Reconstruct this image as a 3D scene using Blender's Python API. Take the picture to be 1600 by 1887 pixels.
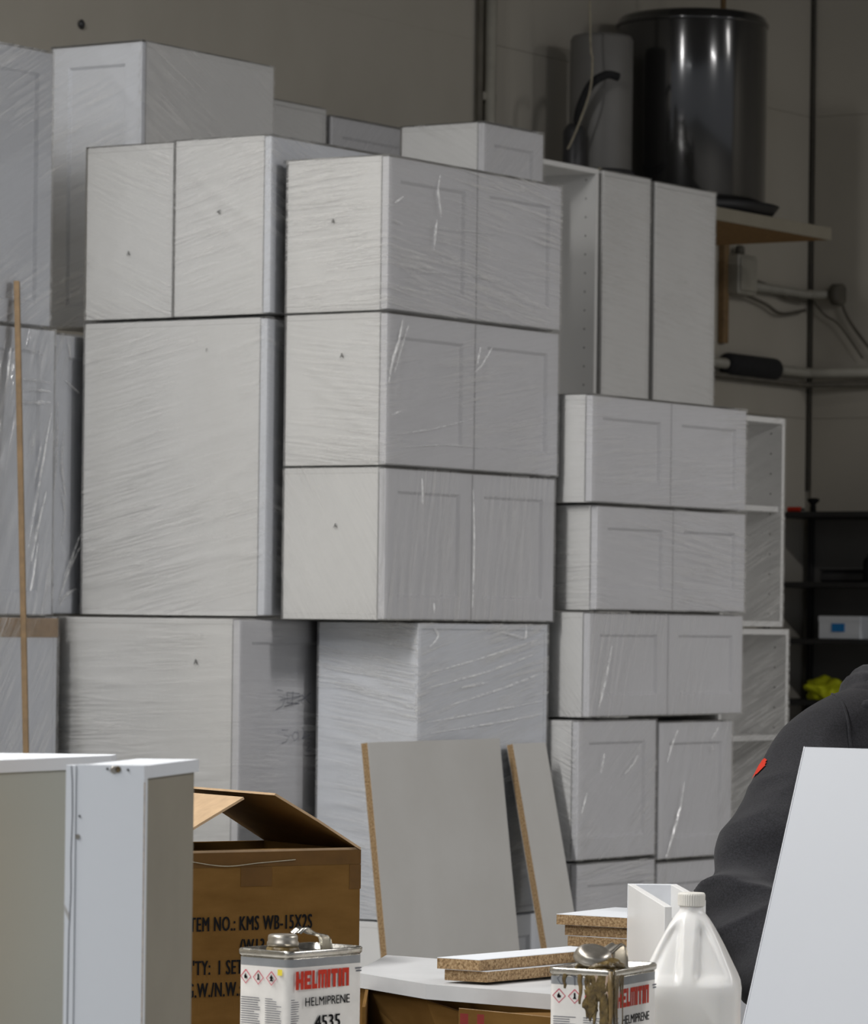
import bpy, bmesh, math, random
import numpy as np
from mathutils import Vector, Matrix, noise

for o in list(bpy.data.objects):
    bpy.data.objects.remove(o)
SC = bpy.context.scene
COL = SC.collection

# ------------------------------------------------------------------ camera
# World axes: +X runs along the back wall, +Y points at the back wall, Z up, metres.
YAW = math.radians(33.5); ROLL = 0.0125; FPX = 7600.0; HOR = 1150.0; EYE = 1.5
FWD = Vector((math.cos(YAW), math.sin(YAW), 0))
RGT0 = Vector((math.sin(YAW), -math.cos(YAW), 0))
RGT = RGT0 * math.cos(ROLL) + Vector((0, 0, math.sin(ROLL)))
UPV = -RGT0 * math.sin(ROLL) + Vector((0, 0, math.cos(ROLL)))
cam_d = bpy.data.cameras.new('camera')
cam = bpy.data.objects.new('camera', cam_d); COL.objects.link(cam)
cam_d.sensor_fit = 'HORIZONTAL'; cam_d.sensor_width = 36
cam_d.lens = 36 * FPX / 1600
cam_d.shift_y = (HOR - 943.5) / 1600
M4 = Matrix.Identity(4)
for i in range(3):
    M4[i][0] = RGT[i]; M4[i][1] = UPV[i]; M4[i][2] = -FWD[i]
M4[2][3] = EYE
cam.matrix_world = M4
cam_d.clip_end = 200
cam_d.dof.use_dof = True
cam_d.dof.focus_distance = 7.2
cam_d.dof.aperture_fstop = 17
SC.camera = cam

# ------------------------------------------------------------------ light
W = bpy.data.worlds.new('world'); SC.world = W; W.use_nodes = True
W.node_tree.nodes['Background'].inputs[0].default_value = (0.88, 0.92, 1.0, 1)
W.node_tree.nodes['Background'].inputs[1].default_value = 0.35

def lamp(name, loc, size, power, color=(1, 0.97, 0.91), rot=(0, 0, 0)):
    l = bpy.data.lights.new(name, 'AREA'); l.shape = 'RECTANGLE'
    l.size, l.size_y = size; l.energy = power; l.color = color
    o = bpy.data.objects.new(name, l); COL.objects.link(o)
    o.location = loc; o.rotation_euler = rot
    return o
# fluorescent strip fixtures hung under the warehouse roof
ROWROT = (0, 0, math.atan2(-0.277, -0.974) + math.pi / 2)      # a row of tubes running towards the tank
lamp('ceiling_strip_light', (6.7, 6.05, 5.0), (0.25, 2.4), 52, (1, 0.985, 0.965), ROWROT)
lamp('ceiling_strip_light', (4.15, 5.34, 5.0), (0.25, 2.4), 222, (1, 0.985, 0.965), ROWROT)
lamp('ceiling_strip_light', (1.6, 4.6, 5.0), (0.25, 2.4), 80, (1, 0.98, 0.95), ROWROT)
lamp('ceiling_strip_light', (-0.9, 3.9, 5.0), (0.25, 2.4), 170, (0.97, 0.98, 1), ROWROT)
lamp('ceiling_strip_light', (-0.8, 1.2, 5.0), (0.35, 2.4), 90, (0.95, 0.975, 1))
lamp('ceiling_strip_light', (9.0, -1.5, 5.0), (0.35, 2.4), 325, (1, 0.98, 0.97))
lamp('ceiling_strip_light', (13.4, 0.5, 5.0), (0.35, 4.0), 92, (1, 0.975, 0.95))

SC.view_settings.view_transform = 'Standard'
SC.view_settings.look = 'None'
SC.view_settings.gamma = 1
SC.view_settings.use_curve_mapping = False
SC.view_settings.exposure = 0.0

# ------------------------------------------------------------------ helpers: pixel rays
def ray(px, py):
    return FWD + RGT * ((px - 800) / FPX) + UPV * ((HOR - py) / FPX)
EYEP = Vector((0, 0, EYE))
def PY(px, py, Y):
    d = ray(px, py); return EYEP + d * (Y / d.y)
def PX(px, py, X):
    d = ray(px, py); return EYEP + d * (X / d.x)
def PD(px, py, D):
    return EYEP + ray(px, py) * D
CAMROT = math.atan2(RGT0.y, RGT0.x)          # rotation of a thing whose local x is the view's right
def cloc(px, py, D):                          # (right, depth, z) of a ray point
    p = PD(px, py, D); return Vector((p.dot(RGT0), p.dot(FWD), p.z))

# ------------------------------------------------------------------ helpers: objects
def link(name, me, mat=None, parent=None, smooth=False):
    o = bpy.data.objects.new(name, me); COL.objects.link(o)
    if mat is not None:
        if isinstance(mat, (list, tuple)):
            for m in mat: me.materials.append(m)
        else:
            me.materials.append(mat)
    if parent is not None: o.parent = parent
    if smooth:
        for p in me.polygons: p.use_smooth = True
    return o
def tag(o, label, cat, group=None):
    o['label'] = label; o['category'] = cat
    if group: o['group'] = group
    return o
def struct(o):
    o['kind'] = 'structure'; return o
def empty(name, loc, rz=0.0, label=None, cat=None, group=None):
    o = bpy.data.objects.new(name, None); COL.objects.link(o)
    o.location = loc; o.rotation_euler = (0, 0, rz); o.empty_display_size = 0.05
    if label: tag(o, label, cat, group)
    return o
def bm_mesh(bm, name='m', recalc=True):
    if recalc: bmesh.ops.recalc_face_normals(bm, faces=bm.faces)
    me = bpy.data.meshes.new(name); bm.to_mesh(me); bm.free(); return me
def bbox(bm, x0, x1, y0, y1, z0, z1, bev=0.0, mi=0):
    vs = [bm.verts.new((x, y, z)) for z in (z0, z1) for y in (y0, y1) for x in (x0, x1)]
    fs = []
    for f in ((0, 2, 3, 1), (4, 5, 7, 6), (0, 1, 5, 4), (2, 6, 7, 3), (0, 4, 6, 2), (1, 3, 7, 5)):
        fc = bm.faces.new([vs[i] for i in f]); fc.material_index = mi; fs.append(fc)
    if bev > 0:
        es = {e for f in fs for e in f.edges}
        r = bmesh.ops.bevel(bm, geom=list(es), offset=bev, segments=1, affect='EDGES')
        for f in r['faces']: f.material_index = mi
    return vs
def box(name, x0, x1, y0, y1, z0, z1, mat, parent=None, bev=0.0015):
    bm = bmesh.new(); bbox(bm, x0, x1, y0, y1, z0, z1, bev)
    return link(name, bm_mesh(bm), mat, parent)
def rod(bm, pts, r, seg=10, caps=True, mi=0):
    pts = [Vector(p) for p in pts]; rings = []
    n = len(pts)
    rr = r if isinstance(r, (list, tuple)) else [r] * n
    prev = None
    for i, p in enumerate(pts):
        t = (pts[min(i + 1, n - 1)] - pts[max(i - 1, 0)])
        if t.length < 1e-9: t = Vector((0, 0, 1))
        t.normalize()
        if prev is None:
            a = Vector((0, 0, 1)) if abs(t.z) < 0.9 else Vector((1, 0, 0))
            u = t.cross(a).normalized()
        else:
            u = (prev - t * prev.dot(t)).normalized()
        prev = u; v = t.cross(u)
        rings.append([bm.verts.new(p + (u * math.cos(k * 2 * math.pi / seg) + v * math.sin(k * 2 * math.pi / seg)) * rr[i]) for k in range(seg)])
    for i in range(n - 1):
        for k in range(seg):
            f = bm.faces.new((rings[i][k], rings[i][(k + 1) % seg], rings[i + 1][(k + 1) % seg], rings[i + 1][k]))
            f.smooth = True; f.material_index = mi
    if caps:
        bm.faces.new(rings[0][::-1]).material_index = mi
        bm.faces.new(rings[-1]).material_index = mi
def tube(name, pts, r, mat, parent=None, seg=10):
    bm = bmesh.new(); rod(bm, pts, r, seg); return link(name, bm_mesh(bm), mat, parent)
def lathe(name, prof, mat, parent=None, seg=32, loc=(0, 0, 0)):
    bm = bmesh.new(); rings = []
    for (r, z) in prof:
        rings.append([bm.verts.new((loc[0] + r * math.cos(2 * math.pi * k / seg), loc[1] + r * math.sin(2 * math.pi * k / seg), loc[2] + z)) for k in range(seg)])
    for i in range(len(rings) - 1):
        for k in range(seg):
            f = bm.faces.new((rings[i][k], rings[i][(k + 1) % seg], rings[i + 1][(k + 1) % seg], rings[i + 1][k])); f.smooth = True
    bm.faces.new(rings[0][::-1]); bm.faces.new(rings[-1])
    return link(name, bm_mesh(bm), mat, parent)
def arc(pts, n=8):                            # Catmull-Rom through points
    P = [Vector(p) for p in pts]; out = []
    P2 = [P[0]] + P + [P[-1]]
    for i in range(1, len(P2) - 2):
        p0, p1, p2, p3 = P2[i - 1:i + 3]
        for k in range(n):
            t = k / n
            out.append(0.5 * ((2 * p1) + (p2 - p0) * t + (2 * p0 - 5 * p1 + 4 * p2 - p3) * t * t + (3 * p1 - p0 - 3 * p2 + p3) * t ** 3))
    out.append(P[-1]); return out

# ------------------------------------------------------------------ helpers: materials
def nodes(name):
    m = bpy.data.materials.new(name); m.use_nodes = True
    nt = m.node_tree; return m, nt, nt.nodes['Principled BSDF']
def N(nt, kind, **kw):
    n = nt.nodes.new(kind)
    for k, v in kw.items(): setattr(n, k, v)
    return n
def noise_fac(nt, scale, detail=4, coord='Object', vscale=(1, 1, 1), rough=0.55, rot=(0, 0, 0)):
    tc = N(nt, 'ShaderNodeTexCoord'); mp = N(nt, 'ShaderNodeMapping')
    mp.inputs['Scale'].default_value = vscale; mp.inputs['Rotation'].default_value = rot
    nt.links.new(tc.outputs[coord], mp.inputs[0])
    nz = N(nt, 'ShaderNodeTexNoise'); nz.inputs['Scale'].default_value = scale
    nz.inputs['Detail'].default_value = detail; nz.inputs['Roughness'].default_value = rough
    nt.links.new(mp.outputs[0], nz.inputs['Vector'])
    return nz.outputs['Fac']
def ramp(nt, fac, stops):
    r = N(nt, 'ShaderNodeValToRGB'); e = r.color_ramp.elements
    while len(e) < len(stops): e.new(0.5)
    for i, (p, c) in enumerate(stops):
        e[i].position = p; e[i].color = (*c, 1) if len(c) == 3 else c
    nt.links.new(fac, r.inputs[0]); return r.outputs[0]
def bump(nt, b, fac, strength, dist=0.002):
    n = N(nt, 'ShaderNodeBump'); n.inputs['Strength'].default_value = strength; n.inputs['Distance'].default_value = dist
    nt.links.new(fac, n.inputs['Height']); nt.links.new(n.outputs[0], b.inputs['Normal'])
def plain(name, col, rough=0.5, var=0.06, scale=6, metal=0.0, bmp=0.0, bscale=60, spec=0.5):
    m, nt, b = nodes(name)
    c0 = tuple(max(0, c * (1 - var)) for c in col); c1 = tuple(min(1, c * (1 + var)) for c in col)
    nt.links.new(ramp(nt, noise_fac(nt, scale), [(0.3, c0), (0.7, c1)]), b.inputs['Base Color'])
    b.inputs['Roughness'].default_value = rough; b.inputs['Metallic'].default_value = metal
    b.inputs['Specular IOR Level'].default_value = spec
    if bmp: bump(nt, b, noise_fac(nt, bscale, 3), bmp)
    return m

MAT = {}
MAT['melamine'] = plain('white_melamine', (0.775, 0.772, 0.76), 0.42, 0.025, 3)
MAT['paint'] = plain('white_door_paint', (0.76, 0.78, 0.82), 0.35, 0.02, 3)
MAT['greydoor'] = plain('grey_white_door_paint', (0.70, 0.70, 0.72), 0.38, 0.03, 3)
MAT['whiteboard'] = plain('cool_white_melamine', (0.80, 0.83, 0.87), 0.38, 0.02, 2)
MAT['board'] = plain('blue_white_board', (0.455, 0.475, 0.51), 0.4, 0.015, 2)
MAT['shell'] = plain('shaded_melamine', (0.46, 0.475, 0.425), 0.5, 0.03, 2)  # white side panel in shade, its shade put into the grey-green colour
MAT['flatboard'] = plain('grey_white_door_panel', (0.52, 0.525, 0.53), 0.45, 0.06, 14)
MAT['hardboard'] = plain('shaded_back_board', (0.27, 0.245, 0.19), 0.6, 0.06, 8)  # shade of the recessed cabinet side put into this darker colour
MAT['wood'] = plain('lath_wood', (0.20, 0.125, 0.055), 0.6, 0.2, 30)
MAT['black'] = plain('black_print', (0.008, 0.008, 0.009), 0.9, 0.1, 20, spec=0.1)
MAT['marker'] = plain('marker_ink', (0.10, 0.105, 0.13), 0.5, 0.2, 40)
MAT['red'] = plain('red_print', (0.50, 0.03, 0.012), 0.6, 0.12, 30, spec=0.2)
MAT['darkred'] = plain('dark_red_print', (0.22, 0.018, 0.012), 0.5, 0.15, 30)
MAT['pink'] = plain('hazard_red', (0.55, 0.10, 0.14), 0.5, 0.2, 60)
MAT['label'] = plain('label_paper', (0.72, 0.70, 0.67), 0.4, 0.05, 40)
MAT['greyband'] = plain('grey_band_print', (0.24, 0.25, 0.26), 0.4, 0.1, 30)
MAT['yellow'] = plain('yellow_print', (0.75, 0.62, 0.05), 0.45, 0.1, 60)
MAT['blackmetal'] = plain('black_shelf_metal', (0.012, 0.012, 0.013), 0.5, 0.2, 10)
MAT['darkplastic'] = plain('dark_plastic', (0.03, 0.03, 0.032), 0.45, 0.2, 12)
MAT['foam'] = plain('black_foam_sleeve', (0.012, 0.012, 0.013), 0.9, 0.3, 30, bmp=0.5, bscale=120)
MAT['pipe'] = plain('painted_pipe', (0.30, 0.285, 0.24), 0.5, 0.15, 8)
MAT['wire'] = plain('dirty_wire', (0.10, 0.09, 0.07), 0.7, 0.2, 10)
MAT['twine'] = plain('twine', (0.30, 0.27, 0.20), 0.8, 0.2, 50)
MAT['tank'] = plain('grey_tank_shell', (0.16, 0.155, 0.145), 0.5, 0.08, 5)
MAT['fabricgrey'] = plain('clear_bag', (0.45, 0.45, 0.46), 0.35, 0.2, 30, bmp=0.6, bscale=40)
MAT['lime'] = plain('hi_vis_fabric', (0.62, 0.66, 0.01), 0.7, 0.2, 18, bmp=0.5, bscale=30)
MAT['blue'] = plain('blue_label', (0.01, 0.22, 0.58), 0.5, 0.1, 20)
MAT['skin'] = plain('skin', (0.55, 0.33, 0.23), 0.5, 0.08, 20, bmp=0.1, bscale=80)
MAT['hair'] = plain('dark_hair', (0.02, 0.015, 0.012), 0.6, 0.4, 90, bmp=0.6, bscale=120)
MAT['jeans'] = plain('dark_jeans', (0.03, 0.035, 0.055), 0.8, 0.25, 30, bmp=0.3, bscale=90)
MAT['shoe'] = plain('boot_leather', (0.04, 0.03, 0.02), 0.5, 0.2, 20)
MAT['concrete'] = plain('concrete_floor', (0.22, 0.215, 0.20), 0.55, 0.2, 1.2, bmp=0.1)
MAT['ceil'] = plain('roof_deck', (0.16, 0.155, 0.15), 0.8, 0.1, 2)
MAT['tape'] = plain('brown_tape', (0.10, 0.048, 0.010), 0.35, 0.15, 20, spec=0.2)
MAT['eye'] = plain('eye', (0.8, 0.8, 0.78), 0.2, 0.02, 5)
MAT['gap'] = plain('dark_seam', (0.05, 0.045, 0.035), 0.9, 0.3, 10)

# glossy dark water heater shell
m, nt, b = nodes('dark_enamel'); MAT['drum'] = m
nt.links.new(ramp(nt, noise_fac(nt, 2.0), [(0.3, (0.012, 0.012, 0.012)), (0.7, (0.018, 0.017, 0.016))]), b.inputs['Base Color'])
nt.links.new(ramp(nt, noise_fac(nt, 3.0, vscale=(1, 1, 0.1)), [(0.3, (0.17,) * 3), (0.7, (0.21,) * 3)]), b.inputs['Roughness'])

b.inputs['Coat Weight'].default_value = 1.0; b.inputs['Coat Roughness'].default_value = 0.10

# painted wall: grey-brown with stains
m, nt, b = nodes('wall_paint'); MAT['wall'] = m
nt.links.new(ramp(nt, noise_fac(nt, 0.9, 6, vscale=(1, 1, 0.7)), [(0.25, (0.34, 0.312, 0.26)), (0.55, (0.42, 0.392, 0.335)), (0.8, (0.45, 0.42, 0.365))]), b.inputs['Base Color'])
b.inputs['Roughness'].default_value = 0.75
bump(nt, b, noise_fac(nt, 30, 3), 0.12)

# chipboard edge
m, nt, b = nodes('chipboard'); MAT['chip'] = m
nt.links.new(ramp(nt, noise_fac(nt, 220, 3, rough=0.7), [(0.32, (0.13, 0.075, 0.03)), (0.5, (0.32, 0.205, 0.10)), (0.66, (0.47, 0.34, 0.19))]), b.inputs['Base Color'])
b.inputs['Roughness'].default_value = 0.85
bump(nt, b, noise_fac(nt, 260, 2), 0.5, 0.001)

# orange board underside
MAT['orangeboard'] = plain('chipboard_underside', (0.34, 0.19, 0.065), 0.8, 0.2, 40)

# kraft cardboard
m, nt, b = nodes('kraft_cardboard'); MAT['card'] = m
nt.links.new(ramp(nt, noise_fac(nt, 9, 5, vscale=(1, 1, 3)), [(0.3, (0.115, 0.058, 0.013)), (0.7, (0.165, 0.088, 0.024))]), b.inputs['Base Color'])
b.inputs['Roughness'].default_value = 0.85; b.inputs['Specular IOR Level'].default_value = 0.12
bump(nt, b, noise_fac(nt, 90, 3, vscale=(3, 3, 0.5)), 0.15)
MAT['cardlight'] = plain('kraft_edge_lit_flap', (0.42, 0.29, 0.17), 0.85, 0.12, 40)

# gray laid-flat board with fine woodgrain print
m, nt, b = nodes('grey_panel'); MAT['greypanel'] = m
nt.links.new(ramp(nt, noise_fac(nt, 3, 6), [(0.3, (0.47, 0.46, 0.437)), (0.7, (0.53, 0.524, 0.507))]), b.inputs['Base Color'])
b.inputs['Roughness'].default_value = 0.5

# tin plate
m, nt, b = nodes('tin_plate'); MAT['tin'] = m
nt.links.new(ramp(nt, noise_fac(nt, 25, 4), [(0.3, (0.42, 0.40, 0.36)), (0.7, (0.62, 0.60, 0.55))]), b.inputs['Base Color'])
b.inputs['Metallic'].default_value = 1
nt.links.new(ramp(nt, noise_fac(nt, 40, 4), [(0.3, (0.16,) * 3), (0.7, (0.34,) * 3)]), b.inputs['Roughness'])
bump(nt, b, noise_fac(nt, 14, 2), 0.25, 0.004)
m, nt, b = nodes('zinc_cap'); MAT['zinc'] = m
nt.links.new(ramp(nt, noise_fac(nt, 40, 4), [(0.3, (0.36, 0.33, 0.28)), (0.7, (0.5, 0.47, 0.42))]), b.inputs['Base Color'])
b.inputs['Metallic'].default_value = 0.9; b.inputs['Roughness'].default_value = 0.36

# dried glue
m, nt, b = nodes('dried_glue'); MAT['glue'] = m
nt.links.new(ramp(nt, noise_fac(nt, 90, 4), [(0.3, (0.045, 0.028, 0.008)), (0.6, (0.14, 0.095, 0.03)), (0.8, (0.28, 0.2, 0.07))]), b.inputs['Base Color'])
b.inputs['Roughness'].default_value = 0.4; bump(nt, b, noise_fac(nt, 160, 3), 0.6, 0.003)
MAT['drip'] = plain('glue_drip', (0.17, 0.115, 0.045), 0.4, 0.35, 60)
MAT['stain'] = plain('pale_glue_stain', (0.42, 0.31, 0.24), 0.45, 0.2, 60)

# translucent jug plastic
m, nt, b = nodes('hdpe_plastic'); MAT['jug'] = m
nt.links.new(ramp(nt, noise_fac(nt, 12, 3), [(0.3, (0.84, 0.83, 0.80)), (0.7, (0.88, 0.87, 0.85))]), b.inputs['Base Color'])
b.inputs['Roughness'].default_value = 0.38
b.inputs['Transmission Weight'].default_value = 0.15
b.inputs['Subsurface Weight'].default_value = 0.25
b.inputs['Subsurface Radius'].default_value = (0.02, 0.018, 0.015)
b.inputs['Subsurface Scale'].default_value = 0.6
MAT['liquid'] = plain('pale_liquid', (0.70, 0.66, 0.56), 0.2, 0.03, 5)
MAT['cap'] = plain('white_cap', (0.70, 0.68, 0.63), 0.45, 0.03, 10)

# sweatshirt fabric
m, nt, b = nodes('black_fleece'); MAT['hoodie'] = m
nt.links.new(ramp(nt, noise_fac(nt, 300, 3, rough=0.7), [(0.35, (0.006, 0.006, 0.008)), (0.7, (0.022, 0.022, 0.027))]), b.inputs['Base Color'])
b.inputs['Roughness'].default_value = 0.95; b.inputs['Sheen Weight'].default_value = 0.06
bump(nt, b, noise_fac(nt, 500, 3), 0.5, 0.001)

# stretch film: clear, with milky stretch streaks (UV in metres, already turned to the pull direction)
def film_mat(name, lo, hi, rough=0.16, bstr=0.35):
    m = bpy.data.materials.new(name); m.use_nodes = True; nt = m.node_tree
    b = nt.nodes['Principled BSDF']; out = nt.nodes['Material Output']
    f1 = noise_fac(nt, 1.0, 4, 'UV', (1.3, 26, 1), 0.6)
    f2 = noise_fac(nt, 1.0, 3, 'UV', (2.6, 70, 1), 0.55)
    f3 = noise_fac(nt, 2.6, 3, 'UV')
    def math_(op, a, b_=None, clamp=False):
        n = N(nt, 'ShaderNodeMath', operation=op); n.use_clamp = clamp
        for i_, v_ in enumerate((a, b_)):
            if v_ is None: continue
            if isinstance(v_, (int, float)): n.inputs[i_].default_value = v_
            else: nt.links.new(v_, n.inputs[i_])
        return n.outputs[0]
    # thin pull lines: where the stretched noise crosses its middle value
    rid = math_('SUBTRACT', 1.0, math_('MULTIPLY', math_('ABSOLUTE', math_('SUBTRACT', f1, 0.5)), 22.0), True)
    rid2 = math_('SUBTRACT', 1.0, math_('MULTIPLY', math_('ABSOLUTE', math_('SUBTRACT', f2, 0.55)), 16.0), True)
    patch = N(nt, 'ShaderNodeMapRange'); patch.inputs[1].default_value = 0.42; patch.inputs[2].default_value = 0.62; nt.links.new(f3, patch.inputs[0])
    lines = math_('ADD', math_('MULTIPLY', rid, 0.75), math_('MULTIPLY', rid2, 0.6))
    lines = math_('MULTIPLY', lines, math_('ADD', math_('MULTIPLY', patch.outputs[0], 0.85), 0.15))
    mr = N(nt, 'ShaderNodeMapRange'); mr.inputs[1].default_value = 0.0; mr.inputs[2].default_value = 1.0
    mr.inputs[3].default_value = lo; mr.inputs[4].default_value = hi
    nt.links.new(lines, mr.inputs[0])
    class _O: pass
    ad = _O(); ad.outputs = [lines]
    b.inputs['Base Color'].default_value = (0.86, 0.85, 0.83, 1)
    nt.links.new(ramp(nt, f3, [(0.3, (0.84, 0.83, 0.80)), (0.7, (0.88, 0.875, 0.86))]), b.inputs['Base Color'])
    b.inputs['Roughness'].default_value = rough
    bump(nt, b, ad.outputs[0], bstr, 0.0015)
    tr = N(nt, 'ShaderNodeBsdfTransparent'); gl = N(nt, 'ShaderNodeBsdfGlossy'); gl.inputs['Roughness'].default_value = rough
    bn = [n for n in nt.nodes if n.bl_idname == 'ShaderNodeBump'][0]
    nt.links.new(bn.outputs[0], gl.inputs['Normal'])
    fr = N(nt, 'ShaderNodeFresnel'); fr.inputs[0].default_value = 1.45; nt.links.new(bn.outputs[0], fr.inputs['Normal'])
    m1 = N(nt, 'ShaderNodeMixShader'); nt.links.new(fr.outputs[0], m1.inputs[0]); nt.links.new(tr.outputs[0], m1.inputs[1]); nt.links.new(gl.outputs[0], m1.inputs[2])
    m2 = N(nt, 'ShaderNodeMixShader'); nt.links.new(mr.outputs[0], m2.inputs[0]); nt.links.new(m1.outputs[0], m2.inputs[1]); nt.links.new(b.outputs[0], m2.inputs[2])
    nt.links.new(m2.outputs[0], out.inputs['Surface'])
    return m
MAT['film'] = film_mat('stretch_film', 0.05, 0.30, 0.12, 0.40)
MAT['film_loose'] = film_mat('loose_stretch_film', 0.04, 0.34, 0.08, 0.6)
m, nt, b = nodes('film_glint_fold'); MAT['film_glint_fold'] = m
nt.links.new(ramp(nt, noise_fac(nt, 40, 3), [(0.3, (0.80, 0.80, 0.79)), (0.7, (0.92, 0.92, 0.91))]), b.inputs['Base Color'])
b.inputs['Roughness'].default_value = 0.12
nt.links.new(ramp(nt, noise_fac(nt, 60, 4), [(0.35, (0.12,) * 3), (0.65, (0.62,) * 3)]), b.inputs['Alpha'])
MAT['film_milky'] = film_mat('milky_stretch_film', 0.07, 0.50, 0.14, 0.55)
# ------------------------------------------------------------------ the room
WALLY = 8.35
WALLX = PY(1490, 600, WALLY).x
floor = struct(box('floor', -6, WALLX + 0.2, -8, WALLY + 0.2, -0.1, 0, MAT['concrete'], bev=0))
wb = struct(box('wall_back', -6, WALLX + 0.2, WALLY + 0.012, WALLY + 0.2, 0, 5.6, MAT['wall'], bev=0))
wr = struct(box('wall_right', WALLX + 0.012, WALLX + 0.2, -8, WALLY + 0.012, 0, 5.6, MAT['wall'], bev=0))
struct(box('ceiling', -6, WALLX + 0.2, -8, WALLY + 0.2, 5.6, 5.7, MAT['ceil'], bev=0))
rows = [0.0, 1.13, 2.39, 3.67, 4.95, 5.6]
XPIPE = PY(888, 100, WALLY).x
def panel(parent, x0, x1, y0, y1, z0, z1):
    box('wall_panel', x0, x1, y0, y1, z0, z1, MAT['wall'], parent, 0.0008)
for i in range(5):
    z0, z1 = rows[i] + 0.0006, rows[i + 1] - 0.0006
    xs = [XPIPE, XPIPE + 1.7, WALLX - 0.01]
    for k in range(len(xs) - 1):
        panel(wb, xs[k] + 0.0006, xs[k + 1] - 0.0006, WALLY, WALLY + 0.012, z0, z1)
    panel(wb, XPIPE - 3.6, XPIPE - 0.002, WALLY, WALLY + 0.012, z0 - 0.0006, z1 + 0.0006)
    ys = [8.33, 7.1, 4.7]
    for k in range(2):
        panel(wr, WALLX, WALLX + 0.012, ys[k + 1] + 0.002, ys[k] - 0.002, z0, z1)
# dark strip along the corner seam
tr = struct(box('trim_1', WALLX - 0.012, WALLX + 0.002, WALLY - 0.012, WALLY + 0.004, PY(1490, 905, WALLY).z, 5.5, MAT['gap'], bev=0.002))

# vertical conduit on the back wall
t = empty('wall_conduit', (PY(891, 200, WALLY).x, WALLY - 0.03, 0), 0, 'pale painted vertical pipe running up the wall behind the cabinets', 'pipe')
tube('pipe', [(0.0, 0, 0), (0.0, 0, 5.5)], 0.022, MAT['pipe'], t, 14)
for z in (1.4, 2.6, 3.45, 4.6):
    box('pipe_clip', -0.045, 0.045, 0.0, 0.030, z, z + 0.03, MAT['pipe'], t)
t2 = empty('edging_run', (PY(876, 200, WALLY).x, WALLY - 0.02, 0), 0, 'thin dark cable beside the pale vertical wall pipe', 'edging')  # thin dark tube along the left edge of the pipe
tube('edging', [(0, 0, 0), (0.003, 0, 1.5), (-0.003, 0, 3), (0, 0, 5.5)], 0.013, MAT['wire'], t2, 8)
# hole in the wall at upper left, built as a raised dark knob
p = PY(148, 45, WALLY)
hb = lathe('wall_hole_dot', [(0.012, 0), (0.016, 0.006), (0.006, 0.014)], MAT['darkplastic'], None, 12)
hb.rotation_euler = (math.radians(90), 0, 0); hb.location = (p.x, WALLY - 0.001, p.z)
tag(hb, 'small dark dot built for a hole high on the grey wall above the cabinets', 'hole')

# ------------------------------------------------------------------ cabinets
def carcass(bm, x0, x1, y0, y1, z0, z1, t=0.016, openf='Y', back=0.006):
    # five boards, open towards -Y (or -X)
    b = 0.0012
    bbox(bm, x0, x1, y0, y1, z1 - t, z1, b); bbox(bm, x0, x1, y0, y1, z0, z0 + t, b)
    e = 0.0003
    if openf == 'Y':
        bbox(bm, x0 + e, x0 + t, y0 + e, y1 - e, z0 + t, z1 - t, 0); bbox(bm, x1 - t, x1 - e, y0 + e, y1 - e, z0 + t, z1 - t, 0)
        bbox(bm, x0 + t, x1 - t, y1 - back - 0.004, y1 - 0.004, z0 + t, z1 - t, 0)
    else:
        bbox(bm, x0 + e, x1 - e, y0 + e, y0 + t, z0 + t, z1 - t, 0); bbox(bm, x0 + e, x1 - e, y1 - t, y1 - e, z0 + t, z1 - t, 0)
        bbox(bm, x1 - back - 0.004, x1 - 0.004, y0 + t, y1 - t, z0 + t, z1 - t, 0)

def shaker(w, h, t=0.020, rail=0.060, rec=0.009, slope=0.006):
    # local: u along x, v along z, face at y = 0 looking to -y, thickness to +y
    bm = bmesh.new(); e = 0.0015
    def ring(i, y): return [bm.verts.new((x, y, z)) for (x, z) in ((i, i), (w - i, i), (w - i, h - i), (i, h - i))]
    R = [ring(0, t), ring(0, e), ring(e, 0), ring(rail, 0), ring(rail + 0.002, 0.002), ring(rail + 0.008, rec)]
    for a, b in zip(R, R[1:]):
        for k in range(4): bm.faces.new((a[k], a[(k + 1) % 4], b[(k + 1) % 4], b[k]))
    bm.faces.new(R[-1]); bm.faces.new(R[0][::-1])
    return bm_mesh(bm)

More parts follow.
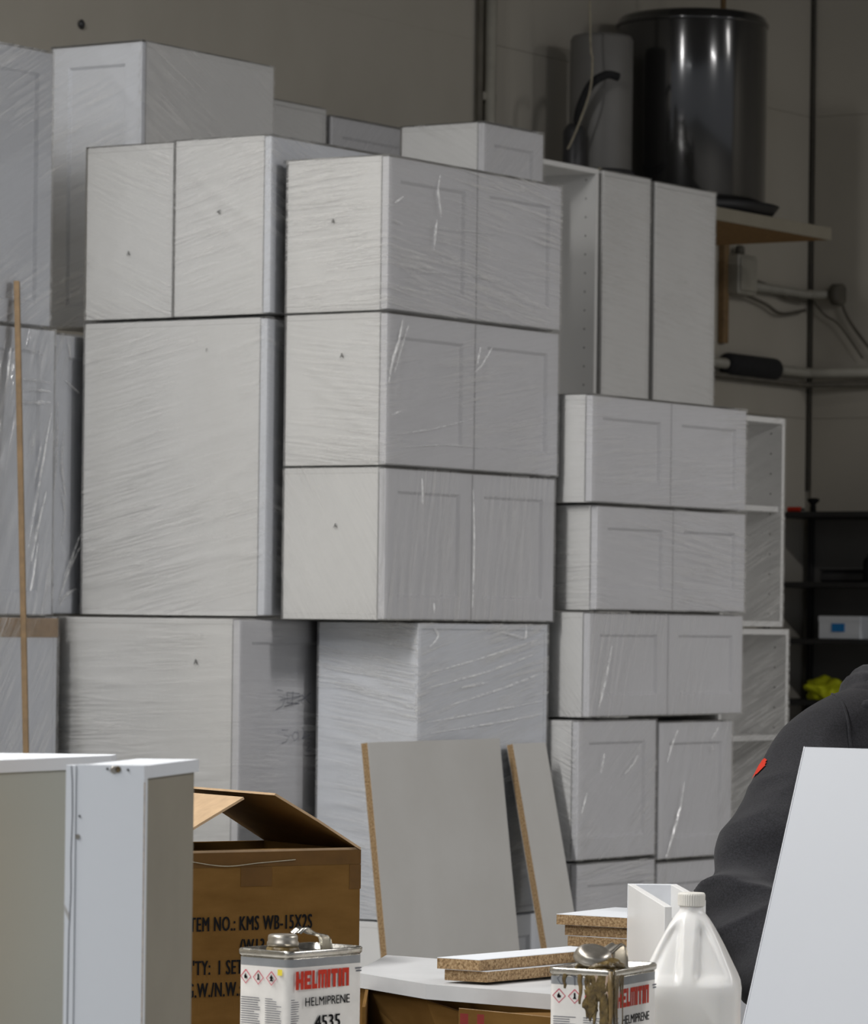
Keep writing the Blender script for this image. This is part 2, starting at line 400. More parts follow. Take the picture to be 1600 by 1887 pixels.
def film_mesh(Wd, D, H, ang, seed, amp=1.0, ncr=14, step=0.011, fan=None, off=0.0035, left=0.45):
    rnd = random.Random(seed)
    nL = max(6, int(D / step)); nR = max(6, int(Wd / step)); nv = max(6, int(H / step))
    per = []                                   # (x, y, nx, ny, s, dcorner)
    s = 0
    for i in range(nL + 1):
        y = D * (1 - i / nL); per.append((-off, y + (off if i == 0 else (-off if i == nL else 0)), -1, 0, -y, min(y, D - y)))
    for i in range(1, nR + 1):
        x = Wd * i / nR; per.append((x + (off if i == nR else 0), -off, 0, -1, x, min(x, Wd - x)))
    for i in range(1, 7):
        y = D * i / 6; per.append((Wd + off, y + (off if i == 6 else 0), 1, 0, Wd + y, 0))
    for i in range(1, 7):
        x = Wd * (1 - i / 6); per.append((x - (off if i == 6 else 0), D + off, 0, 1, Wd + D + Wd - x, 0))
    P = np.array(per); nc = len(per)
    V = np.linspace(0, H, nv + 1)
    S, Vv = np.meshgrid(P[:, 4], V)            # rows v, cols s
    disp = np.zeros_like(S)
    ca, sa = math.cos(ang), math.sin(ang)
    lines = []
    for k in range(ncr):
        right = rnd.random() < Wd / (Wd + D)
        cx = rnd.uniform(0.02, Wd) if right else -rnd.uniform(0.02, D)
        cy = rnd.uniform(0.02, H); a2 = ang + rnd.gauss(0, 0.12)
        if not right: a2 = -ang * 0.7 + rnd.gauss(0, 0.1)
        L = rnd.uniform(0.1, 0.45); lines.append((cx, cy, a2, L, rnd.uniform(0.006, 0.010), rnd.uniform(0.0006, 0.0018)))
    if fan:
        for (cx, cy, a2, L, w, A) in fan: lines.append((cx, cy, a2, L, w, A))
    for (cx, cy, a2, L, w, A) in lines:
        du = (S - cx) * math.cos(a2) + (Vv - cy) * math.sin(a2)
        dv = -(S - cx) * math.sin(a2) + (Vv - cy) * math.cos(a2)
        dv = dv + 0.012 * np.sin(du * 9 + cx * 50)
        disp += amp * min(A, 0.005) * 0.75 * np.exp(-(dv / w) ** 2) * np.exp(-(du / L) ** 4)
    edge = np.clip(P[:, 5] / 0.02, 0, 1)[None, :]
    disp *= edge * np.where(P[:, 4] < 0, left, 1.0)[None, :]
    XX = P[:, 0][None, :] + P[:, 2][None, :] * disp
    YY = P[:, 1][None, :] + P[:, 3][None, :] * disp
    ZZ = np.broadcast_to(V[:, None], XX.shape).copy()
    ZZ[0] -= 0.001; ZZ[-1] += off * 0.8
    verts = np.stack([XX, YY, ZZ], -1).reshape(-1, 3)
    # fold the film in over the top
    inn = np.stack([np.clip(P[:, 0], 0.07, Wd - 0.07), np.clip(P[:, 1], min(0.07, D * 0.4), D - min(0.07, D * 0.4)), np.full(nc, H + off * 0.7)], -1)
    verts = np.concatenate([verts, inn]); nrow = nv + 2
    idx = np.arange(nrow * nc).reshape(nrow, nc)
    q = np.stack([idx[:-1, :-1], idx[:-1, 1:], idx[1:, 1:], idx[1:, :-1]], -1).reshape(-1, 4)
    me = bpy.data.meshes.new('film')
    me.from_pydata(verts.tolist(), [], q.tolist())
    uv = me.uv_layers.new(name='UVMap')
    Sa = np.concatenate([S.reshape(-1), P[:, 4]]); Va = np.concatenate([Vv.reshape(-1), np.full(nc, H + 0.06)])
    sgn = np.where(Sa < 0, -0.7, 1.0)
    aa = ang * sgn
    U = Sa * np.cos(aa) + Va * np.sin(aa) + seed * 3.17; T = -Sa * np.sin(aa) + Va * np.cos(aa) + seed * 1.31
    li = np.empty(len(me.loops), dtype=np.int32); me.loops.foreach_get('vertex_index', li)
    uv.data.foreach_set('uv', np.stack([U[li], T[li]], -1).astype(np.float32).reshape(-1))
    me.polygons.foreach_set('use_smooth', np.ones(len(me.polygons), dtype=bool))
    me.set_sharp_from_angle(angle=math.radians(55))
    return me

GRP = 'white kitchen cabinets stacked by the wall'
def cabinet(label, X0, Y0, Z0, Wd, D, H, ndoor=0, dface='Y', mat='melamine', dmat='greydoor', film='film', ang=0.1, seed=1, amp=1.0, ncr=14, fan=None, shakerdoor=True, name='kitchen_cabinet', gap=0.004):
    root = empty(name, (X0, Y0, Z0), 0, label, 'cabinet', GRP)
    bm = bmesh.new(); t = 0.0235
    if dface == 'Y': carcass(bm, 0, Wd, t if ndoor else 0, D, 0, H)
    else: carcass(bm, t if ndoor else 0, Wd, 0, D, 0, H, openf='X')
    if not ndoor:
        if dface == 'Y': bbox(bm, 0.017, Wd - 0.017, 0.0, 0.012, 0.017, H - 0.017, 0.0008)
        else: bbox(bm, 0.0, 0.012, 0.017, D - 0.017, 0.017, H - 0.017, 0.0008)
    link('body', bm_mesh(bm), MAT[mat], root)
    if ndoor:
        span = Wd if dface == 'Y' else D
        dw = (span - gap * (ndoor - 1)) / ndoor
        me = shaker(dw, H - 0.006, rail=0.060 if dw > 0.2 else 0.04); me.materials.append(MAT[dmat])
        for k in range(ndoor):
            o = link('door', me, None, root)
            if dface == 'Y': o.location = (k * (dw + gap), 0, 0.003)
            else: o.location = (0, D - k * (dw + gap), 0.003); o.rotation_euler = (0, 0, -math.pi / 2)
    if film:
        f = link('film_wrap', film_mesh(Wd, D, H, ang, seed, amp, ncr, fan=fan, left=1.0 if film == 'film_loose' else 0.5), MAT[film], root)
        f['label'] = 'clear stretch film wrapped round the cabinet'
    return root
def cab_px(label, xn, yt, yb, xl, xr, Y, Wd=None, D=None, Zb=None, **kw):
    # near corner pixel column xn on the plane y=Y, top / bottom pixel rows, left and right ends
    ym = (yt + yb) / 2
    p = PY(xn, ym, Y); X0 = p.x; s = ROLL
    zt = PY(xn + s * (ym - yt), yt, Y).z; zb = PY(xn - s * (yb - ym), yb, Y).z
    if Zb is not None: zb = Zb
    if Wd is None: Wd = PY(xr, ym, Y).x - X0
    if D is None: D = PX(xl, ym, X0).y - Y
    c = cabinet(label, X0, Y, zb + 0.001, Wd, D, zt - zb - 0.002, **kw)
    return c, (X0, Y, zb, Wd, D, zt - zb)

def sticker_A(cab, dims, px, py, ch='A', rot=0.0, sz=0.019):
    X0, Y0, zb, Wd, D, H = dims
    p = PX(px, py, X0)
    o = text('A_mark', ch, sz, MAT['black'], cab, bold=0.006)
    o.matrix_local = Matrix.Translation((-0.0075, p.y - Y0 + sz * 0.35, p.z - zb - sz * 0.35)) @ Matrix.Rotation(-math.pi / 2, 4, 'Z') @ Matrix.Rotation(math.pi / 2, 4, 'X') @ Matrix.Rotation(rot, 4, 'Z')
    return o
def text(name, s, size, mat, parent, sx=1.0, bold=0.0, align='LEFT', spacing=1.0, width=None):
    cu = bpy.data.curves.new(name, 'FONT'); cu.body = s; cu.size = size
    cu.align_x = align; cu.space_character = spacing; cu.resolution_u = 3
    o = bpy.data.objects.new(name, cu); COL.objects.link(o)
    bpy.context.view_layer.update()
    me = bpy.data.meshes.new_from_object(o.evaluated_get(bpy.context.evaluated_depsgraph_get()))
    bpy.data.objects.remove(o); bpy.data.curves.remove(cu)
    if width: sx = width / max(v.co.x for v in me.vertices)
    me.transform(Matrix.Diagonal((sx, 1, 1, 1)))
    me.materials.clear(); me.materials.append(mat)
    if bold:
        bm = bmesh.new()
        for k in (-1, 0, 1):
            m2 = me.copy(); m2.transform(Matrix.Translation((k * bold * size, 0, k * 0.00002))); bm.from_mesh(m2); bpy.data.meshes.remove(m2)
        bm.to_mesh(me); bm.free()
    o = bpy.data.objects.new(name, me); COL.objects.link(o)
    if parent is not None: o.parent = parent
    return o
def ribbon(bm, pts, w, plane):                 # flat stroke; plane maps (u, v) to 3-D
    P = [Vector((p[0], p[1])) for p in pts]
    L = []
    for i, p in enumerate(P):
        t = (P[min(i + 1, len(P) - 1)] - P[max(i - 1, 0)]);
        if t.length < 1e-9: t = Vector((1, 0))
        t.normalize(); n = Vector((-t.y, t.x)) * w / 2
        L.append((bm.verts.new(plane(*(p + n))), bm.verts.new(plane(*(p - n)))))
    for a, b in zip(L, L[1:]): bm.faces.new((a[0], a[1], b[1], b[0]))

# --- front stack (three wall cabinets with their doors towards the right)
YF = 6.315
fs = [cab_px('wrapped two-door white cabinet, topmost of the front stack, film puckered on its doors', 715, 285, 571, 530, 1034, YF, ndoor=2, ang=-0.10, seed=11, amp=1.2, ncr=26, film='film_milky'),
      cab_px('wrapped two-door white cabinet in the middle of the three-high front stack', 712, 574, 857, 527, 1029, YF, ndoor=2, ang=0.16, seed=12, ncr=18,
             fan=[(0.04, 0.33, 1.2, 0.10, 0.010, 0.012), (0.06, 0.30, 1.35, 0.12, 0.008, 0.012), (-0.16, 0.28, 0.8, 0.16, 0.006, 0.004), (-0.13, 0.20, -0.4, 0.2, 0.008, 0.004), (-0.13, 0.14, -0.5, 0.2, 0.007, 0.004)]),
      cab_px('wrapped two-door white cabinet, lowest of the three-high front stack', 709, 860, 1143, 523, 1021, YF, ndoor=2, ang=1.45, seed=13, ncr=10, amp=0.7)]
sticker_A(*fs[0], 617, 408); sticker_A(*fs[1], 633, 656); sticker_A(*fs[2], 621, 969)
# --- left stack
YB = 6.69
b1 = cab_px('small wrapped white cabinet at top of the left stack, right one of the back-to-back pair', 498, 248, 578, 323, 0, YB, Wd=0.60, ndoor=1, dmat='paint', ang=-0.35, seed=21, ncr=16,
            fan=[(-0.10, 0.30, -0.5, 0.25, 0.008, 0.005), (-0.12, 0.22, -0.5, 0.22, 0.007, 0.004)])
sticker_A(*b1, 413, 391, rot=1.5)
X0, Y0, zb, Wd, D, H = b1[1]
b1b = cabinet('small wrapped white cabinet at top of the left stack, left one of the back-to-back pair', X0 + 0.006, Y0 + D + 0.014, zb + 0.001, 0.6, PX(160, 420, X0 + 0.006).y - (Y0 + D + 0.014), H - 0.004, 0, 'Y', ang=0.55, seed=22, ncr=10,
              fan=[(-0.16, 0.30, 0.75, 0.35, 0.008, 0.006), (-0.20, 0.33, 0.95, 0.3, 0.007, 0.005), (-0.24, 0.2, 0.8, 0.3, 0.007, 0.005)])
sticker_A(b1b, (X0 + 0.006, b1b.location.y, b1b.location.z, 0.6, 0.3, H), 240, 467)
b2 = cab_px('large film-wrapped white base cabinet in the middle of the left stack, side towards us', 489, 584, 1136, 154, 0, YB, Wd=0.60, ndoor=1, dmat='paint', ang=-0.30, seed=23, ncr=34, amp=0.9,
            fan=[(-0.36, 0.28, 0.42, 0.5, 0.008, 0.006), (-0.3, 0.14, 0.14, 0.4, 0.008, 0.005), (-0.3, 0.45, 0.3, 0.4, 0.008, 0.004)])
sticker_A(*b2, 384, 646, ch='7', sz=0.013)
b3 = cab_px('wrapped white base cabinet at bottom of the left stack with handwritten numbers on its door', 438, 1140, 1702, 104, 0, YB, Wd=0.62, ndoor=1, dmat='greydoor', ang=-0.04, seed=24, ncr=46, amp=1.1)
sticker_A(*b3, 364, 1220, sz=0.022)
# handwriting on that door
X0, Y0, zb, Wd, D, H = b3[1]
def hand(px, py): q = PY(px, py, Y0 - 0.0075); return (q.x - X0, q.z - zb)
pl = lambda u, v: (u, -0.0078, v)
for st in ([(511, 1272), (522, 1274), (514, 1284), (526, 1287), (520, 1302), (509, 1309)], [(529, 1277), (552, 1279), (550, 1297), (530, 1296), (529, 1277)], [(516, 1291), (556, 1283), (522, 1297), (556, 1290), (524, 1303), (552, 1297)], [(540, 1274), (538, 1301)],
           [(556, 1281), (572, 1297)], [(573, 1277), (555, 1293)],
           [(519, 1346), (531, 1346), (523, 1355), (533, 1358), (527, 1368), (519, 1371)], [(543, 1350), (538, 1357), (543, 1366), (550, 1360), (549, 1351), (543, 1350)], [(557, 1340), (561, 1352), (558, 1360)], [(556, 1362), (571, 1355)], [(566, 1370), (571, 1369), (570, 1376), (564, 1384), (573, 1384), (573, 1378)]):
    bm = bmesh.new(); ribbon(bm, [hand(*q) for q in st], 0.0024, pl)
    link('pen_stroke', bm_mesh(bm), MAT['marker'], b3[0])
# --- cabinet under the front stack, stepped back
f4 = cab_px('tall white cabinet under the front stack, half in shadow, its right side creased film', 768, 1148, 1700, 585, 1006, YF, ndoor=0, mat='paint', film='film_milky', ang=0.20, seed=31, ncr=44, amp=1.5)
X4, Y4, z4, W4, D4, H4 = f4[1]
cabinet('bare white cabinet on the floor, lowest under the front stack behind the leaning boards', X4 - 0.02, YF + 0.01, 0.001, W4 + 0.02, D4, z4 - 0.006, 1, 'Y', film=None, dmat='paint')
X3, Y3, z3, W3, D3, H3 = b3[1]
cabinet('bare white cabinet on the floor, lowest of the left stack', X3, Y3 + 0.01, 0.001, W3, D3, z3 - 0.006, 1, 'Y', film=None, dmat='paint')
# --- right stack
YR = 6.225
cab_px('wide two-door wrapped cabinet, topmost of the lower right stack', 1091, 726, 926, 0, 1375, YR, D=0.33, ndoor=2, ang=0.08, seed=41, ncr=12, amp=0.7)
cab_px('wide two-door wrapped cabinet, second from top of the lower right stack', 1100, 930, 1125, 0, 1373, YR, D=0.33, ndoor=2, ang=-0.10, seed=42, ncr=20)
r3 = cab_px('wide two-door wrapped cabinet, third from top of the lower right stack, clear gap between doors', 1086, 1128, 1323, 0, 1368, YR, D=0.33, ndoor=2, ang=1.3, seed=43, ncr=8, amp=0.8,
       fan=[(0.16, 0.14, 1.25, 0.12, 0.006, 0.007)])
r4 = cab_px('single-door wrapped cabinet at left under the lower right stack', 1065, 1328, 1588, 0, 1208, YR, D=0.33, ndoor=1, ang=0.6, seed=44, ncr=12)
r4b = cab_px('single-door wrapped cabinet at right under the lower right stack, glossy film streak', 1214, 1330, 1586, 0, 1348, YR, D=0.33, ndoor=1, ang=1.2, seed=45, ncr=8, film='film_loose', fan=[(0.12, 0.15, 1.25, 0.2, 0.007, 0.010), (0.06, 0.28, 1.2, 0.12, 0.006, 0.008)])
cab_px('single-door wrapped cabinet, bottom left of the lower right stack', 1062, 1592, 1846, 0, 1205, YR, D=0.33, ndoor=1, ang=0.1, seed=46, ncr=12)
r5 = cab_px('single-door wrapped cabinet, bottom right of the lower right stack beside the sleeve', 1210, 1590, 1842, 0, 1344, YR, D=0.33, ndoor=1, ang=1.1, seed=47, ncr=8)
zz = r5[1][2]
cabinet('bare white plinth cabinet on the floor under the lower right stack', r4[1][0], YR + 0.01, 0.001, r5[1][0] + r5[1][3] - r4[1][0], 0.33, zz - 0.012, 2, 'Y', film=None)

# --- open cabinets: an open carcass facing right with shelves
def open_cabinet(label, X0, Y0, Z0, Wd, D, H, shelves=(0.5,), film=None, holes=True, seed=5):
    root = empty('open_cabinet', (X0, Y0, Z0), 0, label, 'cabinet', GRP)
    bm = bmesh.new(); carcass(bm, 0, Wd, 0, D, 0, H, t=0.018)
    link('body', bm_mesh(bm), MAT['melamine'], root)
    for s in shelves:
        box('shelf', 0.020, Wd - 0.020, 0.01, D - 0.012, H * s, H * s + 0.018, MAT['melamine'], root)
    if holes:
        bm = bmesh.new()
        for k in range(int(H / 0.064)):
            for yy in (0.04, D - 0.06):
                z = 0.04 + k * 0.064
                q = [bm.verts.new((Wd - 0.0186, yy + 0.003 * math.cos(i), z + 0.003 * math.sin(i))) for i in (0, 1.05, 2.1, 3.14, 4.2, 5.2)]
                bm.faces.new(q)
        o = link('pin_holes', bm_mesh(bm), MAT['black'], root); o['kind'] = 'stuff'
    if film:
        link('film_wrap', film_mesh(Wd, D, H, 0.3, seed, 1.0, 16), MAT[film], root)['label'] = 'clear stretch film over the open front'
    return root
YO = 6.33
def open_px(label, xl_world, xr, yt, yb, Y, D, **kw):
    ym = (yt + yb) / 2
    X1 = PY(xr, ym, Y).x; zt = PY(xr, yt, Y).z; zb = PY(xr, yb, Y).z
    return open_cabinet(label, xl_world, Y, zb + 0.001, X1 - xl_world, D, zt - zb - 0.004, **kw), zb
XO = PY(1376, 840, YR).x + 0.03
o1 = open_px('empty open white cabinet with one shelf, upper one right of the lower right stack', XO, 1445, 770, 1156, YO, 0.32, shelves=(0.55,), film='film_loose', seed=51)
o2 = open_px('empty open white cabinet with one shelf, lower one left of the black shelving', XO, 1452, 1158, 1512, YO, 0.32, shelves=(0.42,), film='film_loose', seed=52)
cabinet('white cabinet on the floor beneath the two open cabinets', XO, YO, 0.001, PY(1450, 1500, YO).x - XO, 0.32, o2[1] - 0.006, 1, 'Y', film=None, dmat='paint')

# --- storage platform that carries the back row
YP = 7.36; PFY = 7.34
PFX = PY(99, 870, 7.365).x
pf = empty('storage_platform', (PFX, PFY, 0), 0, 'low timber platform carrying the back row of cabinets', 'platform')
PFL = PY(1322, 400, 7.36).x - PFX
for k in range(4):
    box('plank', 0, PFL, 0.01 + k * 0.235, 0.23 + k * 0.235, 0.72, 0.75, MAT['wood'], pf)
for i in range(6):
    for yy in (0.03, 0.84):
        box('post', i * (PFL - 0.13) / 5 + 0.02, i * (PFL - 0.13) / 5 + 0.11, yy, yy + 0.09, 0.0, 0.72, MAT['wood'], pf)
PZ = 0.752
# tall row at right
def tall_px(label, xl, xr, ytl, Y, D, **kw):
    X0 = PY(xl, ytl + 60, Y).x; X1 = PY(xr, ytl + 60, Y).x; zt = PY(xl, ytl, Y).z
    return cabinet(label, X0, Y, PZ, X1 - X0, D, zt - PZ, **kw), (X0, X1, zt)
X0 = PY(985, 320, YP).x; X1 = PY(1104, 320, YP).x; zt = PY(1110, 313, YP).z
open_cabinet('tall open white cabinet behind the front stack, dark inside', X0, YP, PZ, X1 - X0, 0.30, zt - PZ, shelves=(0.3, 0.55,), film=None, seed=53)
tall_px('tall narrow white cabinet side between open cabinet and dark gap', 1112, 1199, 314, YP, 0.30, ndoor=0, film='film', ang=-0.1, seed=54, ncr=12)
tall_px('tall white cabinet side, rightmost of the tall row below the black tank', 1208, 1319, 335, YP, 0.30, ndoor=0, film='film', ang=-0.12, seed=55, ncr=12)
# back row in the middle
YM = 7.97
m1 = cab_px('white single-door cabinet poking up behind the top of the front stack', 889, 224, 700, 738, 999, 6.98, Zb=0.70, ndoor=1, ang=0.7, seed=61, ncr=12)
xm, ym_, zm, wm, dm, hm_ = m1[1]
cabinet('bare white base cabinet on the floor behind the front stack', xm, ym_, 0.001, wm, dm, 0.69, 1, 'Y', film=None, dmat='paint')
X0 = PY(612, 213, 8.0).x; X1 = PY(760, 240, 8.0).x; zt = PY(612, 213, 8.0).z
cabinet('white shaker-door cabinet in the back row, right of a dark gap', X0, 8.0, PZ, X1 - X0, 0.31, zt - PZ, 1, 'Y', ang=0.8, seed=62)
X0b = PY(470, 183, 8.0).x; zt = PY(503, 183, 8.0).z
cabinet('plain grey-looking cabinet side in the back row, left of a dark gap', X0b, 8.0, PZ, X0 - X0b - 0.035, 0.31, zt - PZ, 0, 'Y', ang=-0.2, seed=63)
# --- far left group
YL = 7.38
l1 = cab_px('tall white cabinet standing highest at upper left, its shaker door towards the left', 258, 74, 600, 94, 502, YL, ndoor=1, dface='X', dmat='paint', ang=-0.45, seed=71, ncr=16, fan=[(0.2, 0.6, -0.8, 0.4, 0.01, 0.005), (0.1, 0.5, -0.9, 0.4, 0.01, 0.005)])
X1_, Y1_, z1_, W1_, D1_, H1_ = l1[1]
YL3 = 7.365; X3B = PY(99, 870, YL3).x; zl3 = PY(99, 1132, YL3).z; W3B = X1_ + W1_ - X3B
l3b = cabinet('white cabinet below the tallest one at far left, bagged in loose glossy film', X3B, YL3, zl3, W3B, 0.33, z1_ - zl3 - 0.050, 1, 'Y', dmat='paint', film='film_loose', ang=1.2, seed=72, ncr=60, amp=3.0)
cabinet('bare white cabinet under the bagged one, beside the kraft-banded cabinet', X3B, YL3, PZ, W3B, 0.33, zl3 - PZ - 0.006, 2, 'Y', film=None)
for xx in (0.15, 0.45):
    sp_ = empty('timber_spacer', (X1_ + xx, YL3 + 0.03, z1_ - 0.045), 0, 'timber batten between the bagged cabinet and the tallest cabinet, %s one' % ('left' if xx < 0.3 else 'right'), 'batten')
    box('batten', 0, 0.07, 0, 0.28, 0.0, 0.021, MAT['wood'], sp_, 0.002); box('shim', 0.01, 0.06, 0.01, 0.27, 0.0215, 0.0445, MAT['wood'], sp_, 0.002)
YL2 = 7.25
XA = PY(-140, 340, YL2).x; XB = PY(95, 340, YL2).x; zA = PY(60, 600, YL2).z; zT = PY(95, 97, YL2).z
cabinet('big white shaker-door cabinet at the far left edge, top beside the tallest cabinet', XA, YL2, zA, XB - XA, 0.33, zT - zA, 1, 'Y', dmat='paint', ang=0.5, seed=74, ncr=14)
XB2 = PY(98, 870, YL2).x; zK = PY(60, 1134, YL2).z
l3a = cabinet('white cabinet at the far left edge behind the lath, bagged in loose glossy film', XA, YL2, zK, XB2 - XA, 0.33, zA - zK - 0.006, 1, 'Y', dmat='paint', film='film_loose', ang=1.25, seed=75, ncr=90, amp=4.5)
kb = empty('kraft_topped_cabinet', (XA, YL2, 0.0), 0, 'white cabinet with a kraft paper band along its top, bottom of far left stack', 'cabinet')
wk = PY(104, 1260, YL2).x - XA; hk = zK - 0.006
bm = bmesh.new(); carcass(bm, 0, wk, 0.0, 0.33, 0.001, hk); bbox(bm, 0.017, wk - 0.017, 0.0, 0.012, 0.02, hk - 0.02, 0)
link('body', bm_mesh(bm), MAT['paint'], kb)
bm = bmesh.new(); bbox(bm, -0.003, wk + 0.003, -0.003, 0.333, hk - 0.055, hk - 0.001, 0.002)
link('kraft_band', bm_mesh(bm), MAT['cardlight'], kb)
link('film_wrap', film_mesh(wk, 0.33, hk - 0.004, 1.0, 73, 1.2, 12, off=0.005), MAT['film_loose'], kb)
# leaning lath
a = PY(31, 518, 7.235); bq = PY(62, 2300, 6.95); bq.z = 0
d = (a - bq)
st = empty('wooden_lath', bq, 0, 'thin brown wooden lath leaning upright against the bagged cabinets at left', 'lath')
bm = bmesh.new()
sd = RGT0 * 0.0075; fd = FWD * 0.012
ring0 = [bm.verts.new(v) for v in (sd + fd, sd - fd, -sd - fd, -sd + fd)]
ring1 = [bm.verts.new(d + v) for v in (sd + fd, sd - fd, -sd - fd, -sd + fd)]
for k in range(4): bm.faces.new((ring0[k], ring0[(k + 1) % 4], ring1[(k + 1) % 4], ring1[k]))
bm.faces.new(ring0[::-1]); bm.faces.new(ring1)
bmesh.ops.bevel(bm, geom=bm.edges[:], offset=0.001, segments=1, affect='EDGES')
link('lath_strip', bm_mesh(bm), MAT['wood'], st)

# ------------------------------------------------------------------ leaning boards
def leaning(label, pxl, pxr, pyt, ytop, drop, th=0.020, name='leaning_board'):
    a = PY(pxl, pyt, ytop); b_ = PY(pxr, pyt, ytop)
    Wd = b_.x - a.x; zt = a.z; tilt = math.atan2(drop, zt)
    L = math.hypot(zt, drop)
    root = empty(name, (a.x, ytop - drop, 0), 0, label, 'board'); root.rotation_euler = (-tilt, 0, 0)
    z0 = th * math.sin(tilt)
    bm = bmesh.new(); bbox(bm, 0, Wd, 0, th, 0, L, 0)
    link('core', bm_mesh(bm), MAT['chip'], root)
    bm = bmesh.new(); bbox(bm, 0.0, Wd, -0.0012, 0.0, 0, L + 0.0, 0); bbox(bm, 0, Wd, th, th + 0.0012, 0, L, 0)
    bbox(bm, 0.0, Wd, -0.0008, th + 0.0008, L, L + 0.0012, 0)
    bbox(bm, Wd, Wd + 0.0012, -0.0008, th + 0.0008, 0, L, 0)
    link('grey_facing', bm_mesh(bm), MAT['greypanel'], root)
    return root
leaning('wide grey chipboard panel leaning on the stack behind the cardboard box', 677, 920, 1369, 6.255, 0.15)
leaning('narrow grey chipboard strip leaning to the right of the wide panel', 945, 1005, 1371, 6.27, 0.25)

# ------------------------------------------------------------------ bunched folds of film, their glints put in as milky white strips
def film_glint_fold(cab, strokes, plane='Y', h=0.0035):
    fw = [c for c in cab.children if c.name.startswith('film_wrap')][0]
    L0 = cab.location
    for (pts, wpx) in strokes:
        P = []
        for (x, y) in pts:
            q = (PY(x, y, L0.y - 0.006) if plane == 'Y' else PX(x, y, L0.x - 0.006)) - L0; P.append(q)
        P = arc(P, 5); w = wpx / 640.0 * (1.0 if plane == 'Y' else 0.8); n_ = Vector((0, -1, 0)) if plane == 'Y' else Vector((-1, 0, 0))
        bm = bmesh.new(); prev = None; m = len(P) - 1
        for i, q in enumerate(P):
            t_ = (P[min(i + 1, m)] - P[max(i - 1, 0)]).normalized(); s_ = t_.cross(n_).normalized()
            ww = w * (0.25 + 0.75 * math.sin(math.pi * i / m)) * (1 + 0.35 * math.sin(i * 2.3)); hh = h * (0.3 + 0.7 * math.sin(math.pi * i / m))
            row = [bm.verts.new(q + s_ * ww * a_ + n_ * hh * b_) for a_, b_ in ((-0.9, -0.3), (-0.35, 0.55), (0, 1.0), (0.35, 0.6), (0.9, -0.3))]
            if prev:
                for k in range(4): bm.faces.new((prev[k], prev[k + 1], row[k + 1], row[k])).smooth = True
            prev = row
        link('film_glint_fold', bm_mesh(bm, recalc=False), MAT['film_glint_fold'], fw)
film_glint_fold(fs[0][0], [([(812, 322), (808, 350), (812, 385), (814, 400)], 3.2), ([(806, 404), (803, 430), (800, 462)], 3.5), ([(728, 374), (745, 362)], 2.5), ([(724, 405), (740, 413)], 2.5), ([(780, 415), (850, 425), (930, 432)], 1.2), ([(760, 500), (840, 505), (930, 520)], 1.2)])
film_glint_fold(fs[1][0], [([(742, 590), (735, 630), (724, 665), (717, 705)], 4.0), ([(753, 600), (740, 640), (727, 688)], 2.2), ([(886, 640), (880, 670)], 2.5), ([(908, 640), (886, 676), (872, 688)], 2.5), ([(722, 765), (740, 758)], 2.0), ([(730, 800), (800, 790), (880, 770)], 1.0), ([(740, 825), (820, 820), (900, 826)], 1.2)])
film_glint_fold(fs[2][0], [([(800, 1112), (801, 1130)], 2.2), ([(872, 900), (874, 1000), (871, 1120)], 1.2), ([(778, 880), (779, 930)], 1.2)])
film_glint_fold(r3[0], [([(1128, 1190), (1119, 1240), (1109, 1285), (1103, 1306)], 2.6)])
film_glint_fold(r4[0], [([(1176, 1392), (1166, 1410), (1152, 1426)], 3.0), ([(1114, 1388), (1108, 1424)], 1.6), ([(1082, 1460), (1072, 1500)], 1.6)])
film_glint_fold(r4b[0], [([(1262, 1440), (1254, 1490), (1242, 1535), (1228, 1580)], 4.0), ([(1250, 1345), (1240, 1370), (1230, 1405)], 3.0), ([(1325, 1340), (1312, 1362)], 3.0), ([(1310, 1372), (1318, 1384)], 2.5)])
film_glint_fold(f4[0], [([(785, 1242), (880, 1216), (990, 1180)], 2.0), ([(790, 1268), (900, 1238), (985, 1206)], 2.4), ([(830, 1300), (930, 1268), (1000, 1240)], 2.6), ([(785, 1332), (900, 1312), (1000, 1292)], 2.2), ([(790, 1352), (930, 1330), (1000, 1316)], 2.2), ([(850, 1268), (900, 1258)], 4.0), ([(915, 1164), (950, 1172), (968, 1176), (970, 1152)], 3.0), ([(795, 1150), (808, 1172), (792, 1192)], 2.5)])
film_glint_fold(l3a, [([(42, 698), (70, 702), (94, 706)], 2.5), ([(40, 720), (70, 719), (94, 722)], 3.0), ([(40, 742), (93, 742)], 4.0), ([(95, 760), (80, 850), (66, 930), (52, 1010)], 3.5), ([(76, 820), (64, 885)], 2.5), ([(86, 905), (72, 965), (58, 1035)], 3.0), ([(62, 800), (58, 840)], 2.0), ([(70, 1000), (62, 1060), (56, 1090)], 2.0), ([(42, 640), (80, 655)], 2.0), ([(20, 640), (14, 700)], 2.0)])
film_glint_fold(l3b, [([(124, 622), (131, 662)], 3.0), ([(119, 790), (114, 850), (121, 915)], 3.5), ([(106, 740), (105, 830), (100, 905)], 3.0), ([(112, 900), (120, 950), (112, 1000)], 2.5), ([(150, 1004), (124, 1060), (108, 1112)], 4.0), ([(148, 985), (132, 1030), (118, 1062)], 2.5), ([(140, 1085), (122, 1098), (108, 1120)], 4.0), ([(120, 700), (150, 728)], 2.5)])
